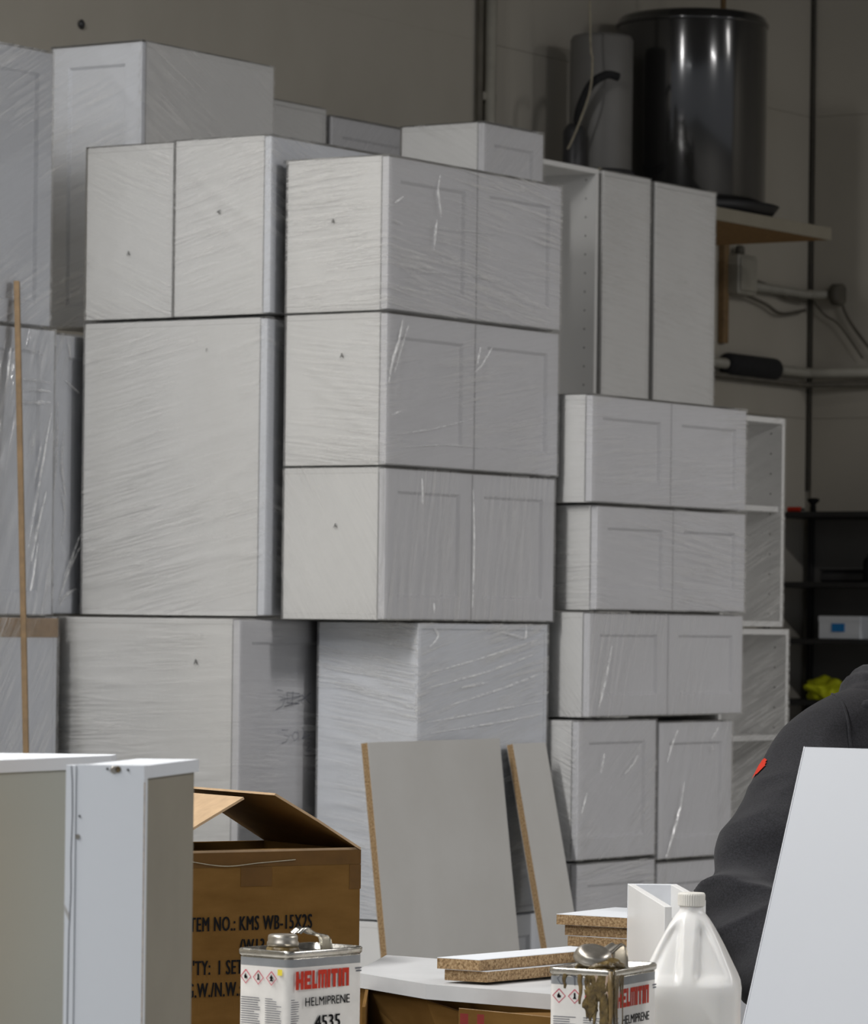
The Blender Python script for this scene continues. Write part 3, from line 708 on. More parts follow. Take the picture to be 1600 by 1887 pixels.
# ------------------------------------------------------------------ wall shelf with the dark water tank
YS = 7.70
pS = PY(1531, 420, YS); SX1 = pS.x; SZ = pS.z
SX0 = PY(1040, 300, YS).x
sh = empty('wall_shelf', (SX0, YS, SZ), 0, 'board shelf high on the wall carrying the black tank, orange chipboard underside', 'shelf')
bm = bmesh.new(); bbox(bm, 0, SX1 - SX0, 0.0, WALLY - YS - 0.002, -0.048, 0, 0)
for f in bm.faces:
    f.normal_update()
    if f.normal.z < -0.5: f.material_index = 1
link('shelf_board', bm_mesh(bm), [MAT['tank'], MAT['orangeboard']], sh)
box('front_batten', 0, SX1 - SX0, -0.006, 0.0, -0.05, 0.0, MAT['hardboard'], sh)
for xx in (0.4, SX1 - SX0 - 0.5):
    box('bracket', xx, xx + 0.03, 0.28, WALLY - YS - 0.01, -0.075, -0.049, MAT['blackmetal'], sh)
    box('bracket', xx, xx + 0.03, WALLY - YS - 0.04, WALLY - YS - 0.01, -0.40, -0.049, MAT['blackmetal'], sh)
YT = 8.02
pc = PY(1273, 300, YT); TX = pc.x; DT = Vector((TX, YT, 0)).dot(FWD); RT = 138.5 / FPX * DT
tank = empty('water_tank', (TX, YT, SZ), 0, 'big glossy black cylindrical tank on the wall shelf', 'tank')
lathe('drip_pan', [(0.02, 0.001), (RT + 0.02, 0.001), (RT + 0.055, 0.045), (RT + 0.05, 0.045), (RT + 0.01, 0.012), (0.02, 0.012)], MAT['blackmetal'], tank, 48)
zt = PD(1273, 32, DT).z - SZ
lathe('shell', [(RT * 0.96, 0.013), (RT, 0.03), (RT, zt - 0.035), (RT * 0.99, zt - 0.015), (RT * 0.95, zt - 0.004), (RT * 0.90, zt)], MAT['drum'], tank, 96)
lathe('lid_rim', [(RT + 0.004, zt - 0.045), (RT + 0.006, zt - 0.04), (RT + 0.006, zt - 0.032), (RT + 0.002, zt - 0.028)], MAT['drum'], tank, 96)
tube('outlet_pipe', [(0.10, -0.08, zt - 0.005), (0.10, -0.08, 5.55 - SZ)], 0.011, MAT['wood'], tank)
# smaller grey cylinder beside it
YG = 8.12
pg = PY(1108, 200, YG); DG = Vector((pg.x, YG, 0)).dot(FWD); RG = 58 / FPX * DG
gt = empty('expansion_tank', (pg.x, YG, SZ), 0, 'smaller matt grey cylinder standing left of the big black tank', 'tank')
zg = PD(1108, 66, DG).z - SZ
lathe('shell', [(RG * 0.9, 0.001), (RG, 0.03), (RG, zg - 0.02), (RG * 0.93, zg - 0.004), (RG * 0.8, zg)], MAT['tank'], gt, 40)
lathe('base_ring', [(RG + 0.004, 0.10), (RG + 0.010, 0.11), (RG + 0.010, 0.13), (RG + 0.004, 0.14)], MAT['darkplastic'], gt, 40)
# black hose looping from the grey cylinder to the tank
q = [PD(x, y, DG - d_) for (x, y, d_) in ((1064, 226, 0.20), (1070, 196, 0.22), (1090, 155, 0.24), (1118, 138, 0.22), (1140, 142, 0.2))]
hz = bmesh.new(); rod(hz, arc(q), 0.016, 10)
tag(link('hose', bm_mesh(hz), MAT['foam']), 'black hose curving up beside the grey cylinder', 'hose')
q = [PD(x, y, DG - 0.30) for (x, y) in ((1086, -240), (1088, 60), (1092, 110), (1088, 165), (1072, 215), (1056, 255), (1046, 275))]
hz = bmesh.new(); rod(hz, arc(q), 0.0045, 6)
tag(link('twine', bm_mesh(hz), MAT['twine']), 'pale string hanging in front of the grey cylinder', 'string')
pb = PD(1058, 262, DG - 0.16)
vb = empty('pump_body', (pb.x, pb.y, SZ), 0, 'small black pump with a brass valve at the foot of the grey cylinder', 'pump')
zz_ = PD(1058, 228, DG - 0.16).z - SZ
lathe('housing', [(0.035, 0.001), (0.042, 0.02), (0.042, zz_ - 0.03), (0.03, zz_ - 0.01), (0.02, zz_)], MAT['darkplastic'], vb, 20)
pv = PD(1100, 285, DG - 0.2)
vo = empty('valve', (pv.x, pv.y, SZ), 0, 'little brass valve handle between the pump and the black tank', 'valve')
tube('stem', [(0, 0, 0.001), (0, 0, 0.09), (0.01, -0.01, 0.13)], [0.016, 0.012, 0.008], MAT['twine'], vo)
tube('lever', [(-0.02, 0, 0.10), (0.03, -0.01, 0.115)], 0.007, MAT['wood'], vo)

# ------------------------------------------------------------------ pipes on the wall
YW = WALLY - 0.035; XW = WALLX - 0.035
jb = empty('junction_box', PY(1347, 545, WALLY), 0, 'small pale wall box at the left end of the upper pipe', 'box')
p0 = PY(1330, 508, WALLY); p1 = PY(1364, 508, WALLY); hgt = PY(1347, 472, WALLY).z - PY(1347, 546, WALLY).z
wjb = p1.x - p0.x
box('case', -wjb / 2, wjb / 2, -0.08, -0.002, 0, hgt, MAT['pipe'], jb, 0.006)
box('lid', -wjb / 2 + 0.01, wjb / 2 - 0.01, -0.088, -0.08, 0.015, hgt - 0.015, MAT['pipe'], jb, 0.003)
lathe('gland', [(0.02, 0), (0.02, 0.03), (0.012, 0.04)], MAT['wire'], jb, 12, (0.0, -0.04, hgt))
up = empty('upper_pipe', (0, 0, 0), 0, 'thin pale pipe with dark end flange crossing the wall corner', 'pipe')
a = PY(1378, 527, YW); b_ = PY(1487, 540, YW); c_ = PX(1548, 545, XW)
b_.z = a.z = (a.z + b_.z + c_.z) / 3; c_.z = a.z
tube('tube', [a, b_ - Vector((0.03, 0, 0)), b_ + Vector((0, -0.03, 0)), c_], 0.020, MAT['pipe'], up)
tube('flange', [c_ + Vector((0, 0.03, 0)), c_ + Vector((0, -0.012, 0))], 0.045, MAT['wire'], up, 14)
tube('flange', [a + Vector((0.004, 0, 0)), a + Vector((0.03, 0, 0))], 0.03, MAT['wire'], up, 14)
for nm, lab, pts in (('wall_wire', 'dark wire sagging under the upper pipe to the wall corner', [PY(1366, 512, YW), PY(1410, 524, YW), PY(1450, 548, YW), PY(1486, 556, YW)]),
                     ('wall_wire', 'dark wire looping below the pale wall box', [PY(1366, 540, YW), PY(1410, 560, YW), PY(1440, 578, YW), PY(1484, 572, YW)]),
                     ('wall_wire', 'dark wire running down to the right from the pipe flange', [PX(1549, 548, XW), PX(1560, 580, XW), PX(1580, 612, XW), PX(1625, 670, XW)]),
                     ('wall_wire', 'thin dark wire hanging in an arc on the right wall', [PX(1500, 556, XW), PX(1520, 580, XW), PX(1548, 600, XW), PX(1590, 660, XW)])):
    bm = bmesh.new(); rod(bm, arc(pts), 0.007 if 'thin' not in lab else 0.004, 6)
    tag(link(nm, bm_mesh(bm), MAT['wire']), lab, 'wire')
lp = empty('lower_pipe', (0, 0, 0), 0, 'long horizontal wall pipe with black foam sleeve turning the corner', 'pipe')
a = PY(1270, 660, YW); b_ = PY(1487, 688, YW); c_ = PX(1660, 682, XW); zl = b_.z
a.z = zl; c_.z = zl
tube('tube', [a, b_ - Vector((0.03, 0, 0)), b_ + Vector((0, -0.03, 0)), c_], 0.022, MAT['pipe'], lp, 12)
s0 = PY(1337, 680, YW); s1 = PY(1430, 690, YW); s0.z = s1.z = zl
tube('foam_sleeve', [s0, s0 + Vector((0.02, 0, 0)), s1 - Vector((0.02, 0, 0)), s1], [0.030, 0.046, 0.046, 0.036], MAT['foam'], lp, 16)
tube('second_tube', [a + Vector((0, 0, -0.05)), b_ + Vector((-0.03, 0, -0.05)), b_ + Vector((0, -0.03, -0.05)), c_ + Vector((0, 0, -0.05))], 0.012, MAT['wire'], lp, 8)
bk = empty('pipe_bracket', PY(1328, 520, WALLY), 0, 'dark vertical steel strip beside the pale wall box', 'bracket')
box('strip', -0.02, 0.02, -0.03, -0.001, -0.25, 0.2, MAT['wood'], bk)

# ------------------------------------------------------------------ black shelving in the corner
XSF = WALLX - 0.42
su = empty('black_shelving', (XSF, 0, 0), 0, 'black metal shelving unit in the far right corner', 'shelving')
ya, yb2 = WALLY - 0.03, 6.9
zs = [PX(1520, y, XSF).z for y in (947, 1077, 1182, 1295)]
zs.append(2 * zs[-1] - zs[-2]); zs.append(2 * zs[-1] - zs[-2])
for z in zs:
    box('shelf', 0, 0.41, yb2, ya, z - 0.012, z + 0.010, MAT['blackmetal'], su)
box('shade_sheet', 0.405, 0.412, yb2, ya, 0, zs[0] - 0.013, MAT['tank'], su, 0)  # added dark sheet standing in for the shade between the shelves
for yy in (ya - 0.012, yb2):
    for xx in (0.0, 0.38):
        box('post', xx, xx + 0.022, yy - 0.01, yy + 0.012, 0, zs[0] - 0.012, MAT['blackmetal'], su)
def on_shelf(px, i, dx=0.10):
    p = PX(px, (947, 1077, 1182, 1295)[i], XSF + dx); return Vector((XSF + dx, p.y, zs[i] + 0.0105))
PXM = FPX / 17.2
# white carton with a blue label
p = on_shelf(1547, 2, 0.08); wbx = 72 / PXM / math.cos(YAW)
c = empty('small_carton', p, 0, 'small white carton with a blue label on the black shelving', 'carton')
box('body', 0, 0.16, -wbx / 2, wbx / 2, 0, 0.092, MAT['whiteboard'], c, 0.003)
box('lid', -0.002, 0.162, -wbx / 2 - 0.002, wbx / 2 + 0.002, 0.070, 0.095, MAT['whiteboard'], c, 0.003)
box('blue_label', -0.0035, -0.002, -0.025, 0.035, 0.030, 0.064, MAT['blue'], c, 0)
# lumps: hi-vis vest, clear bag
def lump(name, label, cat, p, size, mat, seed, amp=0.3):
    bm = bmesh.new(); bmesh.ops.create_icosphere(bm, subdivisions=4, radius=1)
    for v in bm.verts:
        n = noise.noise(v.co * 1.7 + Vector((seed, 0, 0))) * amp + noise.noise(v.co * 4 + Vector((0, seed, 0))) * amp * 0.4
        v.co *= 1 + n
        v.co.z = max(v.co.z, -0.55)
        v.co = Vector((v.co.x * size[0], v.co.y * size[1], (v.co.z + 0.55) * size[2]))
    for f in bm.faces: f.smooth = True
    o = link(name, bm_mesh(bm), mat); o.location = p; return tag(o, label, cat)
lump('safety_vest', 'crumpled lime yellow safety vest on the black shelving', 'vest', on_shelf(1522, 3, 0.12), (0.06, 0.085, 0.055), MAT['lime'], 3.1, 0.55)
lump('plastic_bag', 'crumpled clear plastic bag right of the lime vest', 'bag', on_shelf(1596, 3, 0.12), (0.08, 0.06, 0.06), MAT['fabricgrey'], 8.4, 0.4)
c = empty('tool_case', on_shelf(1560, 1, 0.12), 0, 'long dark case lying on the second black shelf', 'case')
box('body', 0, 0.16, -0.16, 0.13, 0, 0.045, MAT['darkplastic'], c, 0.010)
box('lid', -0.002, 0.162, -0.16, 0.13, 0.046, 0.055, MAT['darkplastic'], c, 0.004)
c = empty('spray_can', on_shelf(1603, 1, 0.05), 0, 'black can at the right frame edge on the second black shelf', 'can')
lathe('body', [(0.026, 0), (0.028, 0.004), (0.028, 0.085), (0.02, 0.10), (0.012, 0.102), (0.012, 0.115), (0.004, 0.118)], MAT['black'], c, 20)
c = empty('red_box_cutter', on_shelf(1463, 0, 0.03), 0, 'little red tool lying on top of the black shelving', 'tool')
box('handle', -0.01, 0.012, -0.035, 0.03, 0.0, 0.020, MAT['red'], c, 0.005)
box('blade_end', -0.006, 0.008, -0.05, -0.035, 0.003, 0.014, MAT['blackmetal'], c, 0.002)
c = empty('suction_knob', on_shelf(1499, 0, 0.03), 0, 'small black knob standing on top of the black shelving', 'knob')
lathe('knob', [(0.012, 0), (0.012, 0.02), (0.010, 0.03), (0.024, 0.042), (0.026, 0.052), (0.012, 0.056)], MAT['black'], c, 18)
# ------------------------------------------------------------------ foreground helpers
def PZ_(px, py, z):
    d = ray(px, py); return EYEP + d * ((z - EYE) / d.z)
def fg(name, px, D, z, yaw, label, cat, group=None):
    # a thing whose local x is the view's right turned by yaw (positive = right end goes away)
    p = PD(px, 1150, D); return empty(name, (p.x, p.y, z), CAMROT + yaw, label, cat, group)
def slab(name, pts, z0, z1, mats, parent=None, top=0, side=1):
    # pts world xy polygon; top/bottom get material 0, edges material 1
    bm = bmesh.new()
    a = [bm.verts.new((p[0], p[1], z0)) for p in pts]; b = [bm.verts.new((p[0], p[1], z1)) for p in pts]
    bm.faces.new(a[::-1]).material_index = top; bm.faces.new(b).material_index = top
    n = len(pts)
    for k in range(n): bm.faces.new((a[k], a[(k + 1) % n], b[(k + 1) % n], b[k])).material_index = side
    return link(name, bm_mesh(bm), mats, parent)
TZ = 0.755
# ------------------------------------------------------------------ assembly table
tb = empty('assembly_table', FWD * 6.58 + RGT0 * 0.27, CAMROT, 'big white-topped assembly table in the foreground', 'table')
box('table_top', -1.0, 1.0, -0.93, 0.90, TZ - 0.036, TZ - 0.001, MAT['greypanel'], tb, 0.003)
for sx in (-0.94, 0.86):
    for sy in (-0.87, 0.76):
        box('leg', sx, sx + 0.08, sy, sy + 0.08, 0, TZ - 0.036, MAT['wood'], tb, 0.003)
box('apron', -0.86, 0.86, -0.86, -0.83, TZ - 0.14, TZ - 0.037, MAT['wood'], tb)
box('apron', -0.86, 0.86, 0.79, 0.82, TZ - 0.14, TZ - 0.037, MAT['wood'], tb)

# ------------------------------------------------------------------ white carcass at the left front
DC = 4.9; sC = FPX / DC
p0 = cloc(125, 1409, DC); TOPZ = p0.z
cz = fg('filler_cabinet', 126, DC, 0, math.radians(3), 'narrow white cabinet standing upright in the left foreground, recessed right side with its shade in the colour', 'cabinet')
wC = 143 / sC; dC = 0.258; lean = math.tan(math.radians(14)); t = 0.016
def sk(bm, x0, x1, y0, y1, z0, z1, mi=0):     # box whose depth runs to the right (the cabinet is turned)
    vs = [bm.verts.new((x + y * lean, y, z)) for z in (z0, z1) for y in (y0, y1) for x in (x0, x1)]
    for f in ((0, 2, 3, 1), (4, 5, 7, 6), (0, 1, 5, 4), (2, 6, 7, 3), (0, 4, 6, 2), (1, 3, 7, 5)):
        bm.faces.new([vs[i] for i in f]).material_index = mi
H = TOPZ
bm = bmesh.new(); sk(bm, 0.012, wC, 0, t, 0, H); link('front_panel', bm_mesh(bm), MAT['whiteboard'], cz)
bm = bmesh.new(); sk(bm, 0, 0.0115, -0.002, t, 0, H - 0.0005); link('edge_band', bm_mesh(bm), MAT['whiteboard'], cz)
bm = bmesh.new(); sk(bm, 0.016, wC - 0.0005, t + 0.0005, dC, H - t, H - 0.0005); link('top_panel', bm_mesh(bm), MAT['whiteboard'], cz)
bm = bmesh.new(); sk(bm, 0.012, 0.016, t + 0.0005, dC, 0, H - 0.001); link('top_edge', bm_mesh(bm), MAT['chip'], cz)
bm = bmesh.new(); sk(bm, wC - 0.010, wC - 0.006, t + 0.0005, dC - 0.002, 0.0, H - t - 0.0005); link('recessed_side', bm_mesh(bm), MAT['hardboard'], cz)
bm = bmesh.new(); sk(bm, 0.016, wC - 0.012, dC - 0.020, dC - 0.004, 0, H - t - 0.001); link('rear_panel', bm_mesh(bm), MAT['whiteboard'], cz)
bm = bmesh.new(); sk(bm, wC, wC + 0.0008, 0.0, 0.0012, 0, H - 0.02); link('chipped_edge', bm_mesh(bm), MAT['chip'], cz)
def dots(parent, lst, zref=None):
    for (px, py, r, mt) in lst:
        q = cloc(px, py, DC)
        bm = bmesh.new(); bmesh.ops.create_cone(bm, cap_ends=True, segments=12, radius1=r, radius2=r * 0.8, depth=0.0016)
        o = link('screw', bm_mesh(bm), MAT[mt], parent)
        o.matrix_local = Matrix.Translation(((px - 126) / sC, -0.0012, q.z)) @ Matrix.Rotation(math.pi / 2, 4, 'X')
dots(cz, [(213, 1419, 0.0046, 'zinc'), (220, 1418, 0.004, 'glue'), (201, 1417, 0.0014, 'black'), (239, 1419, 0.0014, 'black'), (148, 1542, 0.0030, 'zinc'), (151, 1504, 0.0013, 'black')])
# pencil line and scuffs on the front panel
bm = bmesh.new()
ribbon(bm, [((x - 126) / sC, cloc(x, y, DC).z) for (x, y) in ((135, 1411), (137, 1440), (138, 1500), (136, 1580), (137, 1640), (134, 1720), (133, 1887), (131, 2100))], 0.0011, lambda u, v: (u, -0.0026, v))
link('pencil_line', bm_mesh(bm), MAT['marker'], cz)
bm = bmesh.new(); sc = [(123, 1660), (128, 1672), (135, 1684), (135, 1700), (131, 1690), (126, 1680)]
bm.faces.new([bm.verts.new(((x - 126) / sC, -0.0024, cloc(x, y, DC).z)) for x, y in sc])
link('scuff', bm_mesh(bm), MAT['greypanel'], cz)
# large panel carcass left behind it
SHZ = 1.322
tp = [PZ_(-150, 1407, SHZ), PZ_(205, 1392.5, SHZ), PZ_(215, 1390, SHZ), PZ_(-150, 1385.5, SHZ)]
cl = empty('corner_cabinet_shell', (tp[0].x, tp[0].y, 0), 0, 'big white cabinet shell at left frame edge, shaded panel below its bright top edge', 'cabinet')
def rel(p): return (p.x - tp[0].x, p.y - tp[0].y)
slab('top_panel', [rel(p) for p in tp], SHZ - 0.016, SHZ, [MAT['whiteboard'], MAT['whiteboard']], cl)
dirn = (tp[1] - tp[0]); dirn.z = 0; nn = Vector((dirn.y, -dirn.x, 0)).normalized()
if nn.dot(FWD) > 0: nn = -nn
q = [tp[0] - nn * 0.004, tp[1] - nn * 0.004, tp[1] - nn * 0.020 - dirn.normalized() * 0.02, tp[0] - nn * 0.020]
slab('side_panel', [rel(p) for p in q], 0, SHZ - 0.0165, [MAT['shell'], MAT['shell']], cl)
q = [tp[3] + FWD * -0.002, tp[2] + FWD * -0.002 - RGT0 * 0.02, tp[2] - FWD * 0.018 - RGT0 * 0.03, tp[3] - FWD * 0.018]
slab('rear_panel', [rel(p) for p in q], 0, SHZ - 0.0165, [MAT['melamine'], MAT['melamine']], cl)
for (px, py) in ((2, 1416), (17, 1410), (100, 1406), (121, 1408)):
    d_ = ray(px, py); tt_ = (tp[0] - nn * 0.004).dot(nn) / d_.dot(nn); w_ = EYEP + d_ * tt_
    o = lathe('screw', [(0.0022, 0), (0.0022, 0.0008), (0.001, 0.001)], MAT['zinc'], cl, 10)
    o.matrix_local = Matrix.Translation((w_.x - tp[0].x, w_.y - tp[0].y, w_.z)) @ nn.to_track_quat('Z', 'Y').to_matrix().to_4x4()

# ------------------------------------------------------------------ cardboard carton
DK = 7.0; AK = math.radians(33)
pk = PD(670, 1150, DK); wK, dK = 0.40, 0.32
kz = PD(670, 1566, DK).z
ck = empty('cardboard_carton', (pk.x, pk.y, TZ), CAMROT + AK, 'open brown cardboard carton with black print behind the dented can', 'carton')
hK = kz - TZ; t = 0.004
box('front_wall', -wK, 0, 0, t, 0.0, hK, MAT['card'], ck, 0.001)
box('side_wall', -t, 0, t, dK - t, 0, hK, MAT['card'], ck, 0.001); box('side_wall', -wK, -wK + t, t, dK - t, 0, hK, MAT['card'], ck, 0.001)
box('back_wall', -wK, 0, dK - t, dK, 0, hK, MAT['card'], ck, 0.001); box('bottom', -wK + t, -t, t, dK - t, 0, t, MAT['card'], ck, 0.001)
def flap(name, x0, y0, x1, y1, dx, dy, L, ang, taper=0.0, mat='card'):
    # hinge from (x0,y0) to (x1,y1); flap runs in direction (dx,dy) turned up by ang
    c, s = math.cos(ang), math.sin(ang); bm = bmesh.new()
    h = Vector((x1 - x0, y1 - y0, 0)).normalized() * taper
    a = Vector((x0, y0, hK)); b = Vector((x1, y1, hK)); e = Vector((dx * c, dy * c, s)) * L
    n = Vector((-dx * s, -dy * s, c)) * 0.004
    mid = e * 0.5 + n * 0.4
    A = [a, b, b + mid, b + e - h, a + e + h, a + mid]
    lo = [bm.verts.new(v) for v in A]; hi = [bm.verts.new(v + n) for v in A]
    for L_ in ((0, 1, 2, 5), (5, 2, 3, 4)):
        bm.faces.new([lo[i] for i in L_][::-1]); bm.faces.new([hi[i] for i in L_])
    for k in range(6): bm.faces.new((lo[k], lo[(k + 1) % 6], hi[(k + 1) % 6], hi[k])).material_index = 1
    return link(name, bm_mesh(bm), [MAT[mat], MAT['cardlight']], ck)
flap('right_flap', -0.001, 0.0, -0.001, dK, -1, 0, 0.195, math.radians(29))
flap('left_flap', -wK, 0.0, -wK, dK, 1, 0, 0.195, math.radians(27), 0.006, 'cardlight')  # lit upper side of the flap put in as paler kraft
flap('front_flap', -wK, 0.004, 0, 0.004, 0, 1, 0.11, math.radians(-4), 0.01)
# tape
box('tape', -wK - 0.0006, 0.0006, -0.0006, 0.0, hK - 0.024, hK + 0.0004, MAT['tape'], ck, 0)
box('tape', -0.235, -0.175, -0.0007, 0.0, hK - 0.057, hK - 0.0245, MAT['tape'], ck, 0)
box('tape', -0.022, 0.0007, -0.0007, 0.0, hK - 0.066, hK - 0.0245, MAT['tape'], ck, 0)
tube('string', arc([(-0.35, -0.002, hK - 0.010), (-0.27, -0.003, hK - 0.022), (-0.20, -0.002, hK - 0.018), (-0.13, -0.002, hK - 0.014)]), 0.0008, MAT['twine'], ck, 5)
def card_text(s, px, py, hpx, sx=0.62, bold=0.022):
    # baseline start pixel (px, py) on the front wall
    d = ray(px, py); R0 = ck.location; ux = Vector((math.cos(CAMROT + AK), math.sin(CAMROT + AK), 0)); nrm = Vector((-ux.y, ux.x, 0))
    tt = (Vector((R0.x, R0.y, 0)).dot(nrm)) / (d.dot(nrm)); w = EYEP + d * tt
    size = hpx / (FPX / w.dot(FWD)) / 0.66
    o = text('printed_text', s, size, MAT['black'], ck, sx, bold, spacing=1.12)
    o.matrix_local = Matrix.Translation(((w - R0).dot(ux), -0.0012, w.z - TZ)) @ Matrix.Rotation(math.pi / 2, 4, 'X')
    return o
card_text('ITEM NO.:', 343, 1717.5, 25, 0.56)
card_text('KMS WB-15X2S', 440, 1714.5, 25, 0.56)
card_text('(W13.5"x30"', 441, 1757, 25, 0.56)
card_text("Q'TY:", 338, 1798, 25, 0.56)
card_text('1 SET', 399, 1796, 25, 0.56)
card_text('G.W./N.W.:', 343, 1839, 25, 0.56)

fwl = [c_ for c_ in ck.children if c_.name.startswith('front_wall')][0]
for c_ in list(ck.children):
    if c_.name.split('.')[0] in ('printed_text', 'tape'): c_.parent = fwl
# ------------------------------------------------------------------ solvent cans
def can(px, D, b, label, W_=0.165, D_=0.102, H_=0.25, dent=False, glue=False):
    p = PD(px, 1150, D)
    # local +x: along the wide label face, receding right; local +y: along the narrow face, receding left
    root = empty('solvent_can', (p.x, p.y, TZ), CAMROT + b, label, 'can')
    def sec(o, r=0.012, n=5):
        pts = []
        for (cx, cy, a0) in ((r - o, r - o, 180), (W_ - r + o, r - o, 270), (W_ - r + o, D_ - r + o, 0), (r - o, D_ - r + o, 90)):
            for k in range(n + 1):
                a = math.radians(a0 + 90 * k / n); rr = r
                pts.append((cx + rr * math.cos(a), cy + rr * math.sin(a)))
        return pts
    def loft(name, layers, mat, caps=True, fn=None):
        bm = bmesh.new(); rings = []
        for (o, z) in layers:
            ring = []
            for (x, y) in sec(o):
                v = Vector((x, y, z))
                if fn: v = fn(v)
                ring.append(bm.verts.new(v))
            rings.append(ring)
        n = len(rings[0])
        for A, B in zip(rings, rings[1:]):
            for k in range(n):
                f = bm.faces.new((A[k], A[(k + 1) % n], B[(k + 1) % n], B[k])); f.smooth = True
        if caps: bm.faces.new(rings[0][::-1]); bm.faces.new(rings[-1])
        return link(name, bm_mesh(bm), mat, root)
    def dentf(v):
        if not dent: return v
        dz = max(0, 1 - ((v.z - H_ * 0.80) / 0.085) ** 2)
        w = math.exp(-(v.x / 0.03) ** 2) * math.exp(-(v.y / 0.03) ** 2) * dz
        v = v + Vector((1, 1, 0)).normalized() * 0.006 * w
        return v
    zs_ = [0, 0.004, 0.03] + [0.03 + (H_ - 0.040) * k / 14 for k in range(1, 15)]
    loft('body', [(0.0015, 0), (0.002, 0.003), (0, 0.006)] + [(0, z) for z in zs_[2:]], MAT['tin'], True, dentf)
    loft('top_rim', [(0, H_ - 0.011), (0.0022, H_ - 0.008), (0.0024, H_ - 0.002), (0.0008, H_), (-0.002, H_ - 0.001), (-0.003, H_ - 0.008), (-0.02, H_ - 0.009)], MAT['tin'], True, dentf)
    # wrap label
    lab = []
    zb_, zt_ = 0.012, H_ - 0.0245
    loft('paper_label', [(0.0004, zb_ + (zt_ - zb_) * k / 12) for k in range(13)], MAT['label'], False, dentf)
    loft('grey_band', [(0.0004, H_ - 0.0243), (0.0004, H_ - 0.018), (0.0004, H_ - 0.0125)], MAT['greyband'], False, dentf)
    # cap
    cx, cy = 0.042, D_ * 0.5
    if not glue:
        lathe('neck', [(0.026, 0), (0.024, 0.010), (0.022, 0.012)], MAT['glue'], root, 28, (cx, cy, H_ - 0.009))
        lathe('cap', [(0.0215, 0), (0.0235, 0.002), (0.0235, 0.006), (0.0222, 0.008), (0.0222, 0.013), (0.0215, 0.016), (0.019, 0.0175), (0.016, 0.0165)], MAT['zinc'], root, 32, (cx, cy, H_ + 0.003))
    # strap handle
    path = ([(0.068, D_ * 0.5, H_ + 0.020), (0.085, D_ * 0.5, H_ + 0.027), (0.105, D_ * 0.5, H_ + 0.018), (0.125, D_ * 0.5, H_ + 0.014), (0.135, D_ * 0.5, H_ + 0.010), (0.140, D_ * 0.5, H_ - 0.008)] if not glue else
            [(0.062, D_ * 0.5, H_ + 0.020), (0.085, D_ * 0.5, H_ + 0.016), (0.115, D_ * 0.5, H_ + 0.024), (0.132, D_ * 0.5, H_ + 0.026), (0.141, D_ * 0.5, H_ + 0.018), (0.147, D_ * 0.5, H_ - 0.008)])
    P = arc(path, 6); bm = bmesh.new(); prev = None; hw = 0.0125
    for i, q in enumerate(P):
        tt = (P[min(i + 1, len(P) - 1)] - P[max(i - 1, 0)]).normalized(); nn_ = Vector((-tt.z, 0, tt.x))
        prof = [(-hw, 0), (-hw * 0.6, 0.003), (-hw * 0.25, 0.0005), (hw * 0.25, 0.0005), (hw * 0.6, 0.003), (hw, 0), (hw * 0.6, 0.0015), (0, -0.001), (-hw * 0.6, 0.0015)]
        ring = [bm.verts.new(q + Vector((0, a_, 0)) + nn_ * b_) for a_, b_ in prof]
        if prev:
            for k in range(len(ring)): bm.faces.new((prev[k], prev[(k + 1) % len(ring)], ring[(k + 1) % len(ring)], ring[k])).smooth = True
        prev = ring
    link('handle', bm_mesh(bm), MAT['tin' if not glue else 'zinc'], root)
    # --- printing on the wide face (y = 0), u = x, v = z
    F1 = lambda u, v: (u, -0.0009, v); F1b = lambda u, v: (u, -0.0012, v)
    F2 = lambda u, v: (-0.0009, u, v); F2b = lambda u, v: (-0.0012, u, v)
    def rects(bm, L, pl_):
        for (u0, v0, u1, v1) in L: bm.faces.new([bm.verts.new(pl_(*q)) for q in ((u0, v0), (u1, v0), (u1, v1), (u0, v1))])
    # logo: heavy block letters
    LW, LH = 0.118, 0.027; lx, lz = 0.014, H_ - 0.057
    glyph = {'H': (1.1, [(0, 0, .38, 1), (.62, 0, 1, 1), (.38, .36, .62, .58)]), 'E': (1.0, [(0, 0, .42, 1), (.42, .0, 1, .24), (.42, .40, .85, .60), (.42, .76, 1, 1)]),
             'L': (0.75, [(0, 0, .5, 1), (.5, 0, 1, .26)]), 'M': (1.25, [(0, 0, .24, 1), (.38, 0, .62, 1), (.76, 0, 1, 1), (.24, .76, .38, 1), (.62, .76, .76, 1)]),
             'I': (0.42, [(0, 0, 1, 1)]), 'T': (0.95, [(.28, 0, .72, 1), (0, .74, .28, 1), (.72, .74, 1, 1)]), 'N': (1.0, [(0, 0, .38, 1), (.62, 0, 1, 1), (.38, .74, .62, 1)])}
    wd = sum(glyph[c_][0] for c_ in 'HELMITIN') + 7 * 0.10; u = lx
    for c_ in 'HELMITIN':
        gw = glyph[c_][0] / wd * LW; bm = bmesh.new()
        rects(bm, [(u + a_ * gw, lz + b_ * LH, u + c2 * gw, lz + d_ * LH) for a_, b_, c2, d_ in glyph[c_][1]], F1)
        me = bm_mesh(bm); link('logo_letter', me, MAT['red'], root); u += gw + 0.10 / wd * LW
    R1 = Matrix.Rotation(math.pi / 2, 4, 'X')
    o = text('product_name', 'HELMIPRENE', 0.0185, MAT['black'], root, 1, 0.012, width=0.100); o.matrix_local = Matrix.Translation((0.034, -0.0010, H_ - 0.082)) @ R1
    o = text('product_number', '4535', 0.0290, MAT['black'], root, 1, 0.022, width=0.056); o.matrix_local = Matrix.Translation((0.057, -0.0010, H_ - 0.117)) @ R1
